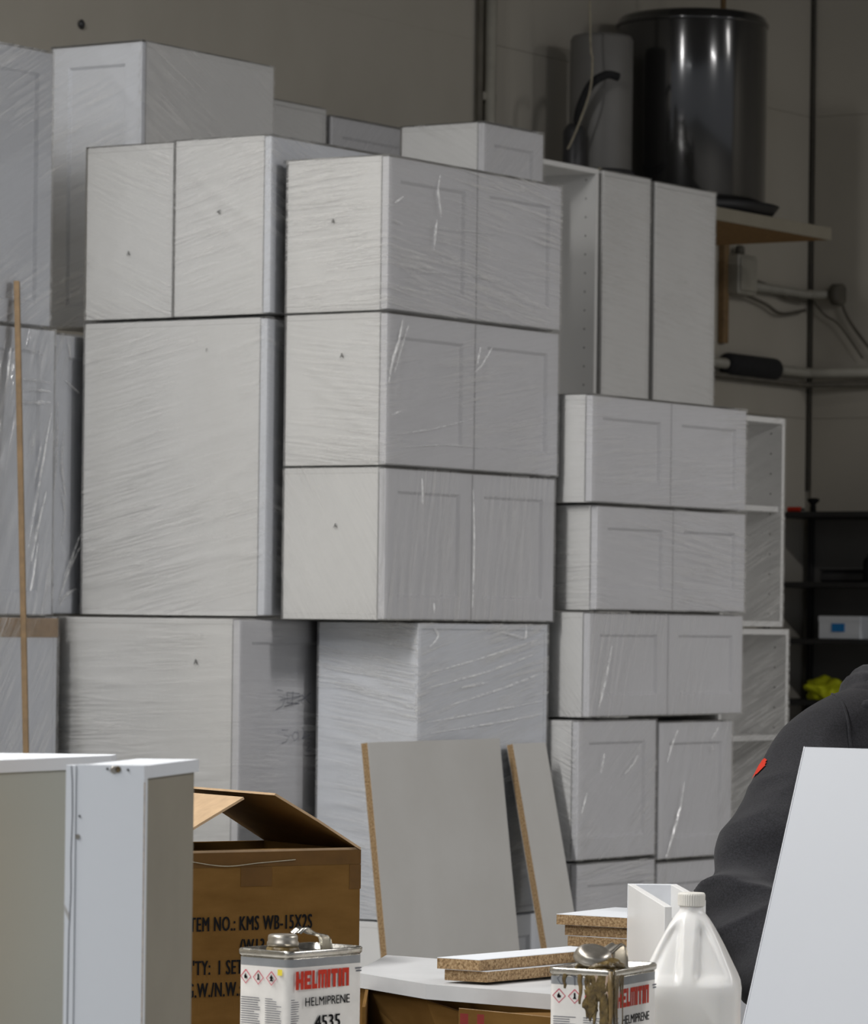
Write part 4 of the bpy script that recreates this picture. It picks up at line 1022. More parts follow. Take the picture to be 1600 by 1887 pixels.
    for (v0, uu) in ((H_ - 0.033, 0.146), (H_ - 0.037, 0.148)):
        bm = bmesh.new(); rects(bm, [(uu, v0, 0.160, v0 + 0.0022)], F1); link('fine_print', bm_mesh(bm), MAT['marker'], root)
    # hazard diamonds on the narrow face; u runs away from the near corner
    for k, uu in enumerate((0.085, 0.060, 0.034)):
        vv = H_ - 0.041; r = 0.0100
        dm = [(uu, vv + r), (uu + r, vv), (uu, vv - r), (uu - r, vv), (uu, vv + r)]
        bm = bmesh.new(); ribbon(bm, dm, 0.0017, F2); link('hazard_diamond', bm_mesh(bm), MAT['pink'], root)
        bm = bmesh.new(); s_ = 0.0042
        shp = [[(0, 1.2), (.7, .2), (.6, -.7), (-.6, -.7), (-.8, .1), (-.3, .3)], [(-.35, 1.2), (.35, 1.2), (.3, -.2), (.7, -.9), (-.7, -.9), (-.3, -.2)], [(0, 1.3), (.9, 0), (.3, -.2), (.9, -1), (-.9, -1), (-.3, -.2), (-.9, 0)]][k]
        bm.faces.new([bm.verts.new(F2b(uu + a_ * s_, vv + b_ * s_)) for a_, b_ in shp]); link('hazard_symbol', bm_mesh(bm), MAT['black'], root)
    # fine print columns
    rnd = random.Random(int(px))
    for col_, (u0, u1, fl) in enumerate(((0.056, 0.094, F2), (0.014, 0.046, F2), (0.004, 0.022, F1))):
        bm = bmesh.new(); v = H_ - 0.072
        while v > 0.02:
            w = (u1 - u0) * rnd.choice((1, 1, 0.95, 0.9, 0.7, 0.45)); x = u0
            if fl is F2: a0, a1 = u1 - w, u1
            else: a0, a1 = u0, u0 + w
            rects(bm, [(a0, v, a1, v + 0.0011)], fl); v -= 0.0034
        o = link('fine_print', bm_mesh(bm), MAT['marker'], root); o['kind'] = 'stuff'
    bm = bmesh.new(); rects(bm, [(0.013, H_ - 0.036, 0.022, H_ - 0.027)], F2); link('yellow_mark', bm_mesh(bm), MAT['yellow'], root)
    if glue:
        # crushed cap in a lump of dried glue, drips down the near corner
        bm = bmesh.new(); bmesh.ops.create_icosphere(bm, subdivisions=4, radius=1)
        for v in bm.verts:
            n = 1 + 0.28 * noise.noise(v.co * 2.3 + Vector((7, 1, 2))) + 0.15 * noise.noise(v.co * 6)
            v.co = Vector((0.034 + v.co.x * 0.031 * n, 0.036 + v.co.y * 0.034 * n, H_ + 0.002 + v.co.z * 0.014 * n))
        for f in bm.faces: f.smooth = True
        link('glue_lump', bm_mesh(bm), MAT['glue'], root)
        c = lathe('crushed_cap', [(0.027, 0), (0.029, 0.003), (0.0285, 0.007), (0.026, 0.009), (0.0265, 0.012), (0.023, 0.016), (0.017, 0.019), (0.010, 0.018)], MAT['zinc'], root, 28)
        c.location = (0.030, 0.046, H_ + 0.010); c.rotation_euler = (math.radians(14), math.radians(-16), 0)
        for (fx, u0_, z0_, ru, rz) in ((0, 0.020, H_ - 0.020, 0.020, 0.026), (0, 0.034, H_ - 0.045, 0.011, 0.03), (1, 0.012, H_ - 0.014, 0.015, 0.016), (0, 0.012, H_ - 0.060, 0.008, 0.035)):
            bm = bmesh.new(); bmesh.ops.create_icosphere(bm, subdivisions=4, radius=1)
            for v in bm.verts:
                n_ = 1 + 0.45 * noise.noise(v.co * 2.1 + Vector((u0_ * 90, z0_ * 50, 1))) + 0.3 * noise.noise(v.co * 6)
                a_ = u0_ + v.co.x * ru * n_; c_ = min(z0_ + v.co.z * rz * n_, H_ + 0.001); d_ = -0.0004 + v.co.y * 0.0016
                v.co = Vector((a_, d_, c_)) if fx else Vector((d_, a_, c_))
            for f in bm.faces: f.smooth = True
            link('glue_smear', bm_mesh(bm), MAT['glue'], root)
        rnd = random.Random(4)
        for k in range(26):
            onx = rnd.random() < 0.45
            uu = abs(rnd.gauss(0, 0.022 if onx else 0.03)) + 0.001; L = rnd.uniform(0.03, 0.16) * math.exp(-uu * 18); w = rnd.uniform(0.0016, 0.0042)
            pts = [Vector((uu, -0.0006, 0)) if onx else Vector((-0.0006, uu, 0))]
            z0 = H_ - 0.002; path = []
            for i in range(7):
                q = pts[0].copy(); q.z = z0 - L * i / 6
                if onx: q.x += 0.0012 * math.sin(i * 1.7 + k)
                else: q.y += 0.0012 * math.sin(i * 1.7 + k)
                path.append(q)
            bm = bmesh.new(); rod(bm, path, [w * f_ for f_ in (1.2, 1.1, 1.0, 0.9, 0.75, 0.7, 0.5)], 7)
            bmesh.ops.scale(bm, vec=(1, 0.45, 1) if onx else (0.45, 1, 1), verts=bm.verts)
            link('glue_drip', bm_mesh(bm), MAT['drip' if k % 3 else 'glue'] if k % 4 else MAT['stain'], root)
        for st in ([(0.082, H_ - 0.010), (0.088, H_ - 0.016), (0.082, H_ - 0.024), (0.073, H_ - 0.021)], [(0.066, H_ - 0.011), (0.055, H_ - 0.013)], [(0.061, H_ - 0.011), (0.060, H_ - 0.025)]):
            bm = bmesh.new(); ribbon(bm, st, 0.0013, F2b); link('pen_stroke', bm_mesh(bm), MAT['marker'], root)
    lb = [c_ for c_ in root.children if c_.name.startswith('paper_label')][0]
    for c_ in list(root.children):
        if c_.name.split('.')[0] in ('logo_letter', 'product_name', 'product_number', 'fine_print', 'hazard_diamond', 'hazard_symbol', 'yellow_mark'): c_.parent = lb
    return root
c1 = can(541, 6.02, math.radians(50), 'clean white and silver solvent can with red logo, dented corner, silver cap', dent=True, H_=PD(541, 1754, 6.02).z - TZ)
c2 = can(1138, 5.98, math.radians(64), 'glue-smeared solvent can with crushed cap beside the plastic jug', glue=True, H_=PD(1138, 1788, 5.98).z - TZ)

# ------------------------------------------------------------------ plastic jug
DJ = 6.30; sJ = FPX / DJ
pj = PD(1281, 1150, DJ)
jr = empty('plastic_jug', (pj.x, pj.y, TZ), CAMROT + math.radians(-8), 'translucent white plastic jug with square sloping shoulders and white cap', 'jug')
zc = lambda y: PD(1281, y, DJ).z - TZ
prof = [(0.064, 0.0), (0.074, 0.006), (0.0755, 0.012), (0.0755, zc(1860)), (0.0765, zc(1822)), (0.0745, zc(1806)), (0.0705, zc(1794)), (0.0500, zc(1742)), (0.0335, zc(1704)), (0.0275, zc(1692)), (0.0225, zc(1684)), (0.0190, zc(1679)), (0.0180, zc(1674)), (0.0180, zc(1662))]
fine = []
for (r0, z0), (r1, z1) in zip(prof, prof[1:]):
    n = max(1, int(abs(z1 - z0) / 0.005))
    for k in range(n): fine.append((r0 + (r1 - r0) * k / n, z0 + (z1 - z0) * k / n))
fine.append(prof[-1]); seg = 112
bm = bmesh.new(); rings = []
zlo, zhi = zc(1803), zc(1690)
for (r, z) in fine:
    sq = 1 - min(1, max(0, (z - zc(1720)) / (zc(1684) - zc(1720))))        # square below, round at the neck
    ring = []
    for k in range(seg):
        a = 2 * math.pi * k / seg; c, s = math.cos(a), math.sin(a)
        pw = 2 + 2.6 * sq; rr = r / (abs(c) ** pw + abs(s) ** pw) ** (1 / pw)
        rr = min(rr, r * 1.19)
        x, y = rr * c, rr * s
        if zlo < z < zhi:
            f = min(1, (z - zlo) / 0.008) * min(1, (zhi - z) / 0.02)
            # hand-grip bar between two pressed-in panels on the camera side
            if y < 0:
                w = min(1, max(0, (abs(x) - 0.010) / 0.006)) * min(1, max(0, (r * 0.92 - abs(x)) / 0.01)); y += 0.011 * w * f * min(1, -y / 0.03)
        ring.append(bm.verts.new((x, y, z)))
    rings.append(ring)
for A, B in zip(rings, rings[1:]):
    for k in range(seg): bm.faces.new((A[k], A[(k + 1) % seg], B[(k + 1) % seg], B[k])).smooth = True
bm.faces.new(rings[0][::-1]); bm.faces.new(rings[-1])
link('bottle', bm_mesh(bm), MAT['jug'], jr)
rc = 0.0205
bm = bmesh.new(); rr_ = []
capz = zc(1669); ch = zc(1645) - capz
for (r, z, rib) in ((rc * 0.98, 0, 0), (rc, 0.001, 1), (rc, ch - 0.003, 1), (rc * 0.98, ch - 0.001, 0), (rc * 0.93, ch, 0)):
    rr_.append([bm.verts.new(((r + (0.0006 if (k % 2 and rib) else 0)) * math.cos(2 * math.pi * k / 72), (r + (0.0006 if (k % 2 and rib) else 0)) * math.sin(2 * math.pi * k / 72), capz + z)) for k in range(72)])
for A, B in zip(rr_, rr_[1:]):
    for k in range(72): bm.faces.new((A[k], A[(k + 1) % 72], B[(k + 1) % 72], B[k]))
bm.faces.new(rr_[0][::-1]); bm.faces.new(rr_[-1])
link('screw_cap', bm_mesh(bm), MAT['cap'], jr)

# ------------------------------------------------------------------ boards on the table
ZB = 0.925
low = empty('torn_carton', FWD * 6.75 + RGT0 * 0.02, CAMROT, 'torn brown carton lying under the flat white board, red stripes on it', 'carton')
ZL = ZB - 0.024
def cl2(px, py, D): q = cloc(px, py, D); return Vector((q.x - 0.02, q.y - 6.75, q.z))
def tol(p): return Vector((p.dot(RGT0) - 0.02, p.dot(FWD) - 6.75, p.z))
e0 = PZ_(640, 1789, ZB) + FWD * 0.012; e1 = PZ_(785, 1813.5, ZB) + FWD * 0.012; e0.z = e1.z = ZL - 0.002
e2 = PD(850, 1864, 6.56); e3 = e2.copy(); e3.z = TZ
eL = e0 + (e0 - e1).normalized() * 0.02; eB = eL.copy(); eB.z = TZ
A = [tol(v) for v in (eL, e0, e1, e2, e3, eB)]
bm = bmesh.new()
fa = [bm.verts.new(v) for v in A]; ba = [bm.verts.new(v + Vector((0, 0.005, 0))) for v in A]
bm.faces.new(fa); bm.faces.new(ba[::-1])
for k in range(len(A)): bm.faces.new((fa[k], fa[(k + 1) % len(A)], ba[(k + 1) % len(A)], ba[k])).material_index = 1
link('torn_front', bm_mesh(bm), [MAT['card'], MAT['cardlight']], low)
q0 = cl2(846, 1858, 6.40); q1 = cl2(1030, 1876, 6.32)
bm = bmesh.new()
A = [Vector((q0.x, q0.y, TZ)), Vector((q1.x, q1.y, TZ)), q1, cl2(930, 1866, 6.36), q0]
fa = [bm.verts.new(v) for v in A]; ba = [bm.verts.new(v + Vector((0.0, 0.005, 0))) for v in A]
bm.faces.new(fa); bm.faces.new(ba[::-1])
for k in range(len(A)): bm.faces.new((fa[k], fa[(k + 1) % len(A)], ba[(k + 1) % len(A)], ba[k])).material_index = 1
link('front_flap', bm_mesh(bm), [MAT['card'], MAT['cardlight']], low)
bm = bmesh.new(); A = [q0, cl2(930, 1866, 6.36), q1, q1 + Vector((0.02, 0.14, -0.004)), q0 + Vector((0.03, 0.16, -0.03))]
bm.faces.new([bm.verts.new(v + Vector((0, 0.003, -0.0005))) for v in A]); bm.faces.new([bm.verts.new(v + Vector((0, 0.003, -0.0045))) for v in A][::-1])
link('folded_flap', bm_mesh(bm, recalc=False), MAT['card'], low)
for (xa, xb) in ((848, 863), (879, 892)):
    v = [cl2(xa, 1863, 6.385), cl2(xb, 1864, 6.385), cl2(xb, 1900, 6.385), cl2(xa, 1900, 6.385)]
    bm = bmesh.new(); bm.faces.new([bm.verts.new(p_ + Vector((0, -0.016 - (xa - 846) / 2300, -0.002))) for p_ in v]); link('red_stripe', bm_mesh(bm), MAT['darkred'], low)
box('back_wall', -0.12, 0.24, 0.36, 0.365, TZ, ZL - 0.001, MAT['card'], low, 0)
box('left_wall', -0.125, -0.12, -0.30, 0.365, TZ, ZL - 0.001, MAT['card'], low, 0)
box('right_wall', 0.24, 0.245, -0.28, 0.365, TZ, ZL - 0.001, MAT['card'], low, 0)
box('bottom', -0.12, 0.24, -0.28, 0.36, TZ, TZ + 0.004, MAT['card'], low, 0)
# flat white board
pp = [PZ_(x, y, ZB) for (x, y) in ((650, 1791), (785, 1813.5), (1090, 1838), (1110, 1800), (960, 1779), (760, 1763), (712, 1760), (690, 1772))]
wbd = empty('flat_white_board', (pp[0].x, pp[0].y, 0), 0, 'flat white door panel with a clipped corner lying on the torn carton', 'board')
o = slab('panel', [(p_.x - pp[0].x, p_.y - pp[0].y) for p_ in pp], ZL, ZB, [MAT['flatboard'], MAT['flatboard']], wbd)
# pen marks along the far edge
for st in ([(820, 1768), (835, 1766), (850, 1769)], [(855, 1769), (870, 1770), (884, 1771)], [(890, 1772), (905, 1773)], [(908, 1772), (918, 1775), (930, 1776)]):
    bm = bmesh.new(); L = [PZ_(x, y, ZB + 0.0004) for x, y in st]
    for a_, b_ in zip(L, L[1:]):
        w = Vector((0, 0.012, 0)); bm.faces.new([bm.verts.new(v - pp[0] + Vector((0, 0, pp[0].z))) for v in (a_, b_, b_ + w, a_ + w)])
    link('pen_stroke', bm_mesh(bm), MAT['marker'], wbd)
# two narrow chipboard strips behind it
for k, (zt_, lab, dx) in enumerate(((0.966, 'upper narrow white strip with raw chipboard edge behind the flat board', 0), (0.9475, 'lower narrow white strip with raw chipboard edge behind the flat board', 14))):
    P = [PZ_(x, y, 0.966) for (x, y) in ((806 + dx, 1764), (884 + dx, 1768.5), (1116 + dx, 1748), (1050 + dx, 1743.5))]
    r_ = empty('board_strip', (P[0].x, P[0].y, 0), 0, lab, 'board')
    slab('core', [(q.x - P[0].x, q.y - P[0].y) for q in P], zt_ - 0.018, zt_ - 0.0012, [MAT['chip'], MAT['chip']], r_)
    slab('facing', [(q.x - P[0].x, q.y - P[0].y) for q in P], zt_ - 0.0011, zt_, [MAT['whiteboard'], MAT['whiteboard']], r_)
# stack of chipboard offcuts
ps = cloc(1026, 1684, 7.2); ztop = ps.z
ords = ['topmost', 'second from top', 'third from top', 'fourth from top', 'fifth from top', 'sixth from top', 'seventh from top', 'eighth from top', 'ninth from top', 'tenth from top', 'eleventh from top', 'twelfth from top', 'thirteenth from top', 'fourteenth from top']
offs = [0, 0.015, 0.020, 0.026, 0.028, 0.026, 0.03, 0.024, 0.03, 0.025, 0.03, 0.028, 0.03, 0.03]
nb = int((ztop - TZ) / 0.0178); th = (ztop - TZ - 0.001) / nb
rnd = random.Random(9)
for k in range(nb):
    z1 = ztop - k * th
    yw = CAMROT - math.radians(30) + rnd.uniform(-0.03, 0.03)
    bx_ = empty('chipboard_offcut', RGT0 * (ps.x + offs[k]) + FWD * (7.2 + rnd.uniform(0, 0.006)) + Vector((0, 0, z1 - th)), yw, 'white-faced chipboard offcut, %s of the small pile by the white box' % ords[k], 'board', 'chipboard offcuts in the small pile')
    L = 0.155 - offs[k] * 0.9 + (0.0 if k else 0.0)
    box('core', 0, L, 0, 0.22, 0.0002, th - 0.0012, MAT['chip'], bx_, 0)
    box('facing', 0, L, 0, 0.22, th - 0.0011, th - 0.0002, MAT['whiteboard'], bx_, 0)
# open-topped white box: long left wall towards us, back panel behind
wq = cloc(1158, 1629, 7.12); ywb = math.radians(3.2); hw = wq.z - TZ
wx = empty('white_box', RGT0 * wq.x + FWD * wq.y + Vector((0, 0, TZ)), CAMROT + ywb - math.pi / 2 + math.pi / 2, 'small open-topped white box standing behind the plastic jug', 'box')
wx.rotation_euler = (0, 0, CAMROT + ywb)
ww = 0.086
box('left_wall', 0.0, 0.012, -0.56, -0.0005, 0, hw, MAT['melamine'], wx, 0.001)
box('back_wall', 0.0, ww, 0.0, 0.012, 0, hw, MAT['paint'], wx, 0.001)
box('right_wall', ww - 0.012, ww, -0.40, -0.0005, 0, hw, MAT['melamine'], wx, 0.001)
box('bottom', 0.0125, ww - 0.0125, -0.40, -0.0005, 0, 0.012, MAT['melamine'], wx, 0.001)
box('front_rail', 0.0125, ww - 0.0125, -0.40, -0.388, hw - 0.06, hw - 0.03, MAT['melamine'], wx, 0.001)

# ------------------------------------------------------------------ big white board at right
DB = 6.05; bb = math.radians(32)
pl_t = PD(1483, 1377, DB + 0.14)
hgt = pl_t.z - TZ
# lean so that the left edge follows the photograph
nrm = Vector((math.cos(CAMROT - bb), math.sin(CAMROT - bb), 0)); back = Vector((-nrm.y, nrm.x, 0))
rt = None
best = None
for i in range(0, 400):
    ln = i * 0.001
    base = pl_t - back * ln; base.z = TZ + 0.001
    # pixel of base
    dpt = base - EYEP; px_ = 800 + FPX * dpt.dot(RGT) / dpt.dot(FWD); py_ = HOR - FPX * dpt.dot(UPV) / dpt.dot(FWD)
    want = 1483 - 113 / 511 * (py_ - 1376)
    if best is None or abs(px_ - want) < best[0]: best = (abs(px_ - want), ln, base)
ln = best[1]; base = best[2]; tilt = math.atan2(ln, hgt); Lb = math.hypot(ln, hgt)
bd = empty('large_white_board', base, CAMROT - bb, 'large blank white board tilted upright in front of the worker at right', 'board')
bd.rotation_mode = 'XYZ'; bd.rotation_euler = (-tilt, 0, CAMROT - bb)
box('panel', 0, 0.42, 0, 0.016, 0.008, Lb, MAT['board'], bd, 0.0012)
box('edge_band', -0.0012, 0.0, 0.0, 0.016, 0.008, Lb, MAT['paint'], bd, 0)
# ------------------------------------------------------------------ the worker at right
def cpt(x, D, z): return RGT0 * x + FWD * D + Vector((0, 0, z))
def limb(bm, pts, radii, seg=18, n=6, flat=None):
    # a tapered, capped limb through the joints; flat squashes it front to back
    P = [Vector(p) for p in pts]; C = arc(P, n); Rr = []
    for i in range(len(P) - 1):
        for k in range(n):
            t = k / n; t = t * t * (3 - 2 * t); Rr.append(radii[i] * (1 - t) + radii[i + 1] * t)
    Rr.append(radii[-1])
    d0 = (C[0] - C[1]).normalized(); d1 = (C[-1] - C[-2]).normalized()
    C = [C[0] + d0 * Rr[0] * 0.8, C[0] + d0 * Rr[0] * 0.5] + C + [C[-1] + d1 * Rr[-1] * 0.5, C[-1] + d1 * Rr[-1] * 0.8]
    Rr = [Rr[0] * 0.45, Rr[0] * 0.85] + Rr + [Rr[-1] * 0.85, Rr[-1] * 0.45]
    n0 = len(bm.verts); rod(bm, C, Rr, seg)
    if flat:
        bm.verts.ensure_lookup_table()
        ctr = {}
        for v in bm.verts[n0:]:
            k = (v.index if v.index >= 0 else 0)
        vs = bm.verts[n0:]
        for r_ in range(len(C)):
            for v in vs[r_ * seg:(r_ + 1) * seg]: v.co.y = C[r_].y + (v.co.y - C[r_].y) * flat
def remesh(me, vox, sub=0):
    o = bpy.data.objects.new('rm', me); COL.objects.link(o)
    m = o.modifiers.new('r', 'REMESH'); m.mode = 'VOXEL'; m.voxel_size = vox; m.use_smooth_shade = True
    s = o.modifiers.new('s', 'SMOOTH'); s.factor = 0.5; s.iterations = 4
    bpy.context.view_layer.update()
    out = bpy.data.meshes.new_from_object(o.evaluated_get(bpy.context.evaluated_depsgraph_get()))
    bpy.data.objects.remove(o); return out
PB = cpt(0.93, 7.85, 0)
def L(x, D, z): return Vector((x - 0.93, D - 7.85, z))       # local to the person
sh1 = cloc(1503, 1402, 7.52); el1 = cloc(1370, 1668, 7.22)
SH1 = L(*sh1); EL1 = L(*el1)
MID1 = (SH1 + EL1) / 2 + Vector((-0.006, 0, 0.004))
WR1 = L(0.690, 6.90, 0.865); FM1 = (EL1 + WR1) / 2 + Vector((-0.012, 0, -0.035))
SH2 = L(1.11, 7.66, 1.27); EL2 = L(1.24, 7.42, 1.05); WR2 = L(1.10, 6.98, 0.865)
PEL = L(0.93, 7.85, 0.95); SP1 = L(0.92, 7.82, 1.08); CH = L(0.905, 7.72, 1.22); NB = L(0.90, 7.62, 1.37); NK = L(0.90, 7.56, 1.45)
CL1 = L(0.80, 7.60, 1.305); CL2 = L(1.00, 7.64, 1.31)
K1 = L(0.84, 7.80, 0.50); A1 = L(0.84, 7.90, 0.09); T1_ = L(0.83, 7.70, 0.045); H1 = L(0.84, 7.86, 0.90)
K2 = L(1.03, 7.83, 0.50); A2 = L(1.04, 7.93, 0.09); T2_ = L(1.05, 7.73, 0.045); H2 = L(1.02, 7.87, 0.90)
# body skin: torso, limbs, neck, head, hands -> one surface
bm = bmesh.new()
limb(bm, [PEL, SP1, CH, NB - Vector((0, 0, 0.04))], [0.15, 0.145, 0.15, 0.05], flat=0.72)
limb(bm, [CH + Vector((0, 0, 0.05)), NB, NK, L(0.905, 7.53, 1.50)], [0.05, 0.05, 0.052, 0.052])
limb(bm, [CL1 + Vector((0.05, 0.02, -0.02)), SH1, MID1, EL1, FM1, WR1], [0.05, 0.052, 0.045, 0.038, 0.036, 0.026])
limb(bm, [CL2 - Vector((0.05, -0.02, 0.02)), SH2, EL2, WR2], [0.05, 0.052, 0.038, 0.026])
limb(bm, [PEL, H1, K1, A1], [0.11, 0.085, 0.055, 0.04]); limb(bm, [PEL, H2, K2, A2], [0.11, 0.085, 0.055, 0.04])
limb(bm, [A1 - Vector((0, -0.03, 0.035)), T1_], [0.035, 0.03]); limb(bm, [A2 - Vector((0, -0.03, 0.035)), T2_], [0.035, 0.03])
hc = L(0.915, 7.49, 1.555); look = Vector((-0.05, -0.9, -0.42)).normalized(); hx = Vector((1, 0, 0)); hx = (hx - look * hx.dot(look)).normalized(); hu = hx.cross(-look).normalized()
if hu.z < 0: hu = -hu
def head_pt(a, b_, c_): return hc + hx * a + hu * b_ - (-look) * c_ * -1 if False else hc + hx * a + hu * b_ + look * c_
def ball(c, r3, axes, sub=3):
    g = bmesh.ops.create_icosphere(bm, subdivisions=sub, radius=1)
    for v in g['verts']:
        v.co = c + axes[0] * v.co.x * r3[0] + axes[1] * v.co.y * r3[1] + axes[2] * v.co.z * r3[2]
AX = (hx, look, hu)
ball(hc + hu * 0.025 - look * 0.01, (0.077, 0.096, 0.09), AX)            # skull
ball(hc - hu * 0.045 + look * 0.022, (0.060, 0.070, 0.070), AX)           # face / jaw
ball(hc - hu * 0.098 + look * 0.055, (0.026, 0.024, 0.020), AX)           # chin
ball(hc - hu * 0.022 + look * 0.100, (0.012, 0.020, 0.024), AX)           # nose
ball(hc - hu * 0.066 + look * 0.088, (0.024, 0.010, 0.007), AX)           # lips
ball(hc + hu * 0.020 + look * 0.082, (0.050, 0.014, 0.010), AX)           # brow
for s_ in (-1, 1): ball(hc + hx * 0.031 * s_ + look * 0.072 + hu * 0.009, (0.016, 0.010, 0.006), AX); ball(hc + hx * 0.031 * s_ + look * 0.070 - hu * 0.011, (0.015, 0.009, 0.005), AX)
for s_ in (-1, 1): ball(hc - hu * 0.012 - look * 0.012 + hx * 0.078 * s_, (0.010, 0.020, 0.032), AX)
def hand(wr, d, side):
    d = d.normalized(); lat = Vector((0, 0, 1)).cross(d).normalized() * side
    ball(wr + d * 0.045, (0.040, 0.052, 0.015), (lat, d, lat.cross(d)))
    for k, (off, ln, r) in enumerate(((-0.030, 0.062, 0.0078), (-0.010, 0.074, 0.0085), (0.010, 0.070, 0.0085), (0.030, 0.056, 0.0075))):
        b0 = wr + d * 0.085 + lat * off
        dd = (d + lat * off * 3).normalized()
        rod(bm, [b0 - d * 0.03, b0, b0 + dd * ln * 0.45 + Vector((0, 0, 0.006)), b0 + dd * ln * 0.8 + Vector((0, 0, -0.004)), b0 + dd * ln + Vector((0, 0, -0.014))], [r, r, r, r * 0.9, r * 0.7], 10)
    b0 = wr + d * 0.03 - lat * 0.034
    rod(bm, [b0, b0 + (d * 0.5 - lat) * 0.026, b0 + (d * 1.0 - lat) * 0.042, b0 + (d * 1.5 - lat) * 0.050], [0.012, 0.011, 0.010, 0.007], 10)
hd1 = (L(0.73, 6.75, 0.79) - WR1); hd2 = (L(1.06, 6.84, 0.79) - WR2)
hand(WR1, hd1, 1); hand(WR2, hd2, -1)
me2 = bpy.data.meshes.new('body'); bm.to_mesh(me2); bm.free()
me2 = remesh(me2, 0.0055)
for v in me2.vertices:                         # palms rest on the table
    if v.co.y < -0.80 and v.co.z < TZ + 0.002: v.co.z = TZ + 0.002
person = link('person', me2, MAT['skin'], None, True)
person.location = PB; person.rotation_euler = (0, 0, CAMROT)
tag(person, 'worker in a black hooded sweatshirt bending over, mostly hidden by the large white board', 'person')
for s_ in (-1, 1):
    o = lathe('eye', [(0.001, -0.010), (0.008, -0.006), (0.011, 0.0), (0.008, 0.006), (0.001, 0.010)], MAT['eye'], person, 14)
    o.location = hc + hx * 0.031 * s_ + look * 0.069
    o2 = lathe('pupil', [(0.0045, 0), (0.004, 0.001)], MAT['black'], person, 10); o2.matrix_local = Matrix.Translation(hc + hx * 0.031 * s_ + look * 0.0795) @ look.to_track_quat('Z', 'Y').to_matrix().to_4x4()
bm = bmesh.new(); g = bmesh.ops.create_icosphere(bm, subdivisions=4, radius=1)
for v in g['verts']:
    n = 1 + 0.05 * noise.noise(v.co * 5)
    p_ = Vector((v.co.x * 0.084, v.co.y * 0.102, v.co.z * 0.098)) * n
    if v.co.y > 0.35 and v.co.z < 0.45: p_ *= 0.86
    if v.co.z < -0.5: p_ *= 0.85
    v.co = hc + hu * 0.028 - look * 0.014 + hx * p_.x + look * p_.y + hu * p_.z
link('hair', bm_mesh(bm), MAT['hair'], person, True)
# hooded sweatshirt
bm = bmesh.new()
limb(bm, [PEL - Vector((0, 0, 0.05)), PEL, SP1, CH, (CH + NB) / 2, NB], [0.175, 0.18, 0.175, 0.185, 0.15, 0.095], seg=28, flat=0.78)
limb(bm, [CH + Vector((-0.02, 0.02, 0.06)), CL1, SH1, MID1, EL1, FM1, WR1], [0.10, 0.088, 0.082, 0.076, 0.070, 0.074, 0.046], seg=24)
limb(bm, [CH + Vector((0.02, 0.02, 0.06)), CL2, SH2, (SH2 + EL2) / 2, EL2, WR2], [0.10, 0.088, 0.082, 0.076, 0.069, 0.044], seg=24)
limb(bm, [NB - Vector((0.06, 0, 0.03)), NB + Vector((0.06, 0, -0.03))], [0.075, 0.075])
hm = bpy.data.meshes.new('sw'); bm.to_mesh(hm); bm.free()
hm = remesh(hm, 0.0065)
n = len(hm.vertices); co = np.empty(n * 3); hm.vertices.foreach_get('co', co); co = co.reshape(-1, 3)
no = np.array([tuple(v.normal) for v in hm.vertices])
el = np.array(EL1); sh = np.array(SH1)
axis = np.array((EL1 - SH1).normalized())
tpar = (co - sh) @ axis / (EL1 - SH1).length
dist = np.linalg.norm(co - (sh + np.clip(tpar, -0.2, 1.4)[:, None] * axis * (EL1 - SH1).length), axis=1)
disp = np.zeros(n)
for i in range(n):
    p_ = Vector(co[i])
    w = p_.z - 0.42 * p_.x + 0.25 * p_.y
    w += 0.03 * noise.noise(p_ * 5 + Vector((3, 1, 7)))
    q = Vector((w * 10.5, p_.x * 5 + p_.y * 3, p_.z * 2.5 + 4))
    a = noise.noise(q); b2_ = noise.noise(q * 1.9 + Vector((5, 5, 5)))
    e = math.exp(-((p_ - EL1).length / 0.16) ** 2)
    ridge = (1 - abs(a) * 3.2)
    disp[i] = (0.004 + 0.019 * e) * ridge + (0.002 + 0.005 * e) * b2_ + 0.004 * noise.noise(p_ * 7)
co2 = co + no * disp[:, None]
hm.vertices.foreach_set('co', co2.reshape(-1)); hm.update()
hood = link('sweatshirt', hm, MAT['hoodie'], person, True); hood['label'] = 'black fleece hooded sweatshirt'
# hood bunched behind the neck
bm = bmesh.new(); pts = arc([L(0.80, 7.52, 1.335), L(0.795, 7.64, 1.375), L(0.84, 7.74, 1.39), L(0.91, 7.77, 1.39), L(0.99, 7.74, 1.38), L(1.03, 7.62, 1.36), L(1.00, 7.50, 1.335)], 10)
rod(bm, pts, [0.030 + 0.022 * math.sin(math.pi * i / (len(pts) - 1)) + 0.004 * math.sin(i * 1.3) for i in range(len(pts))], 16)
link('bunched_hood', bm_mesh(bm), MAT['hoodie'], person, True)
# armhole seam and the red patch on the upper arm: both follow the sleeve surface
def near_faces(c, r, off, name, mat, test=None):
    bm = bmesh.new(); bm.from_mesh(hm)
    dl = [f for f in bm.faces if (f.calc_center_median() - c).length > r or (test and not test(f.calc_center_median()))]
    bmesh.ops.delete(bm, geom=dl, context='FACES')
    bm.normal_update()
    for v in bm.verts: v.co += v.normal * off
    return link(name, bm_mesh(bm, recalc=False), mat, hood, True)
bm = bmesh.new()
from mathutils.bvhtree import BVHTree
bv = BVHTree.FromPolygons([v.co.copy() for v in hm.vertices], [tuple(p.vertices) for p in hm.polygons])
def hit(px, py):
    d_ = ray(px, py); o_ = Vector((EYEP.dot(RGT0) - 0.93, EYEP.dot(FWD) - 7.85, EYEP.z))
    return bv.ray_cast(o_, Vector((d_.dot(RGT0), d_.dot(FWD), d_.z)).normalized())
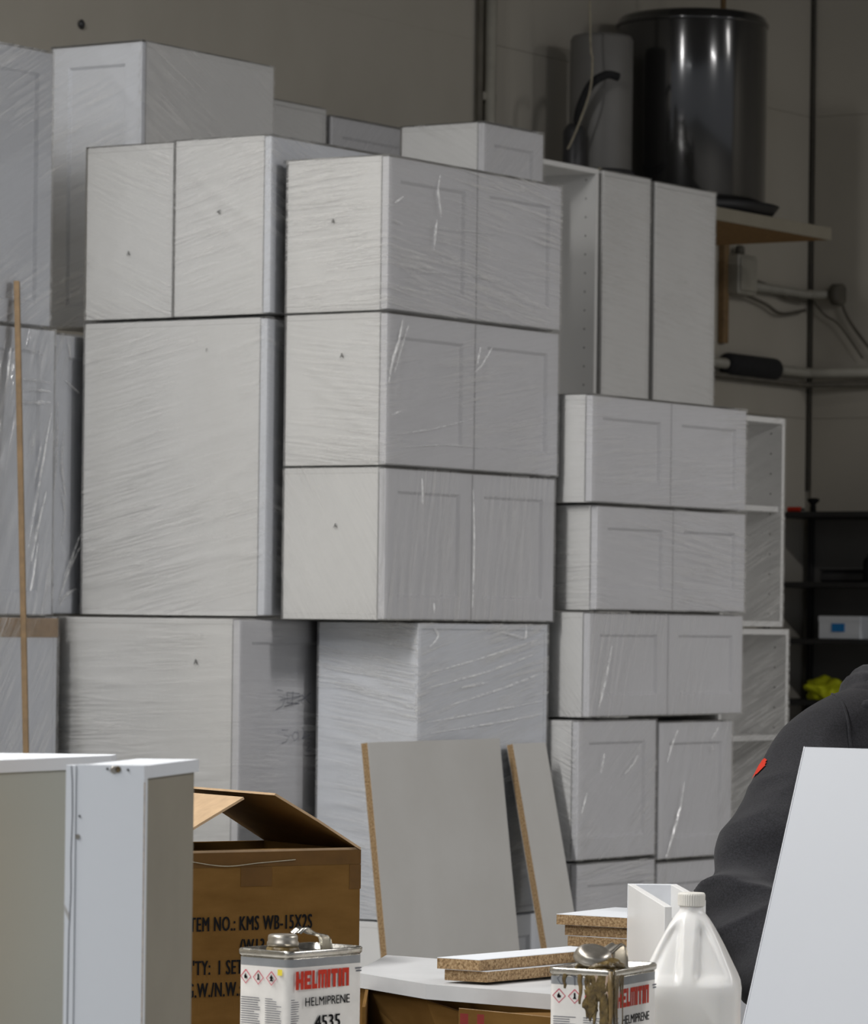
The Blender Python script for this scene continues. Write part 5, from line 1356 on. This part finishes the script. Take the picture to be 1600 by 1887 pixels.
for px_ in range(1405, 1480, 2):
    h_ = hit(px_, 1416)
    if h_[0] is not None:
        near_faces(h_[0] + Vector((-0.006, 0.014, 0)), 0.022, 0.0025, 'red_patch', MAT['red']); break
sp = []
for k in range(9):
    g_ = math.radians(-60 + 20 * k); c = CL1.lerp(SH1, 0.62)
    h_ = bv.ray_cast(c, Vector((0.25 * math.cos(g_), -math.cos(g_), math.sin(g_))).normalized())
    if h_[0] is not None: sp.append(h_[0] + h_[1] * 0.001)
rod(bm, arc(sp, 4), 0.0028, 6)
link('armhole_seam', bm_mesh(bm), MAT['hoodie'], hood)
# trousers, boots
bm = bmesh.new()
limb(bm, [PEL + Vector((-0.02, 0, 0)), H1, K1, A1 + Vector((0, 0, 0.03))], [0.13, 0.10, 0.075, 0.062]); limb(bm, [PEL + Vector((0.02, 0, 0)), H2, K2, A2 + Vector((0, 0, 0.03))], [0.13, 0.10, 0.075, 0.062])
tm = bpy.data.meshes.new('tr'); bm.to_mesh(tm); bm.free(); tm = remesh(tm, 0.009)
link('trousers', tm, MAT['jeans'], person, True)
for a_, t_ in ((A1, T1_), (A2, T2_)):
    bm = bmesh.new(); prev = None
    heel = a_ + (a_ - t_).normalized() * 0.05; toe = t_ + (t_ - a_).normalized() * 0.05
    for i in range(13):
        f = i / 12; c = heel.lerp(toe, f); c.z = 0
        wd_ = 0.046 * (1 - (2 * f - 1) ** 6) ** 0.5 + 0.002; hh = 0.11 - 0.055 * min(1, max(0, (f - 0.3) / 0.4)); hh *= (1 - (2 * f - 1) ** 8) * 0.9 + 0.1
        lat = (toe - heel).normalized().cross(Vector((0, 0, 1))); lat.z = 0; lat.normalize()
        ring = [bm.verts.new(c + lat * wd_ * math.cos(g_) * (1 if math.sin(g_) < 0.3 else 0.85) + Vector((0, 0, max(0.001, hh * (0.5 + 0.5 * math.sin(g_)))))) for g_ in [2 * math.pi * k / 14 for k in range(14)]]
        if prev:
            for k in range(14): bm.faces.new((prev[k], prev[(k + 1) % 14], ring[(k + 1) % 14], ring[k])).smooth = True
        else: bm.faces.new(ring[::-1])
        prev = ring
    bm.faces.new(prev)
    link('boot', bm_mesh(bm), MAT['shoe'], person)
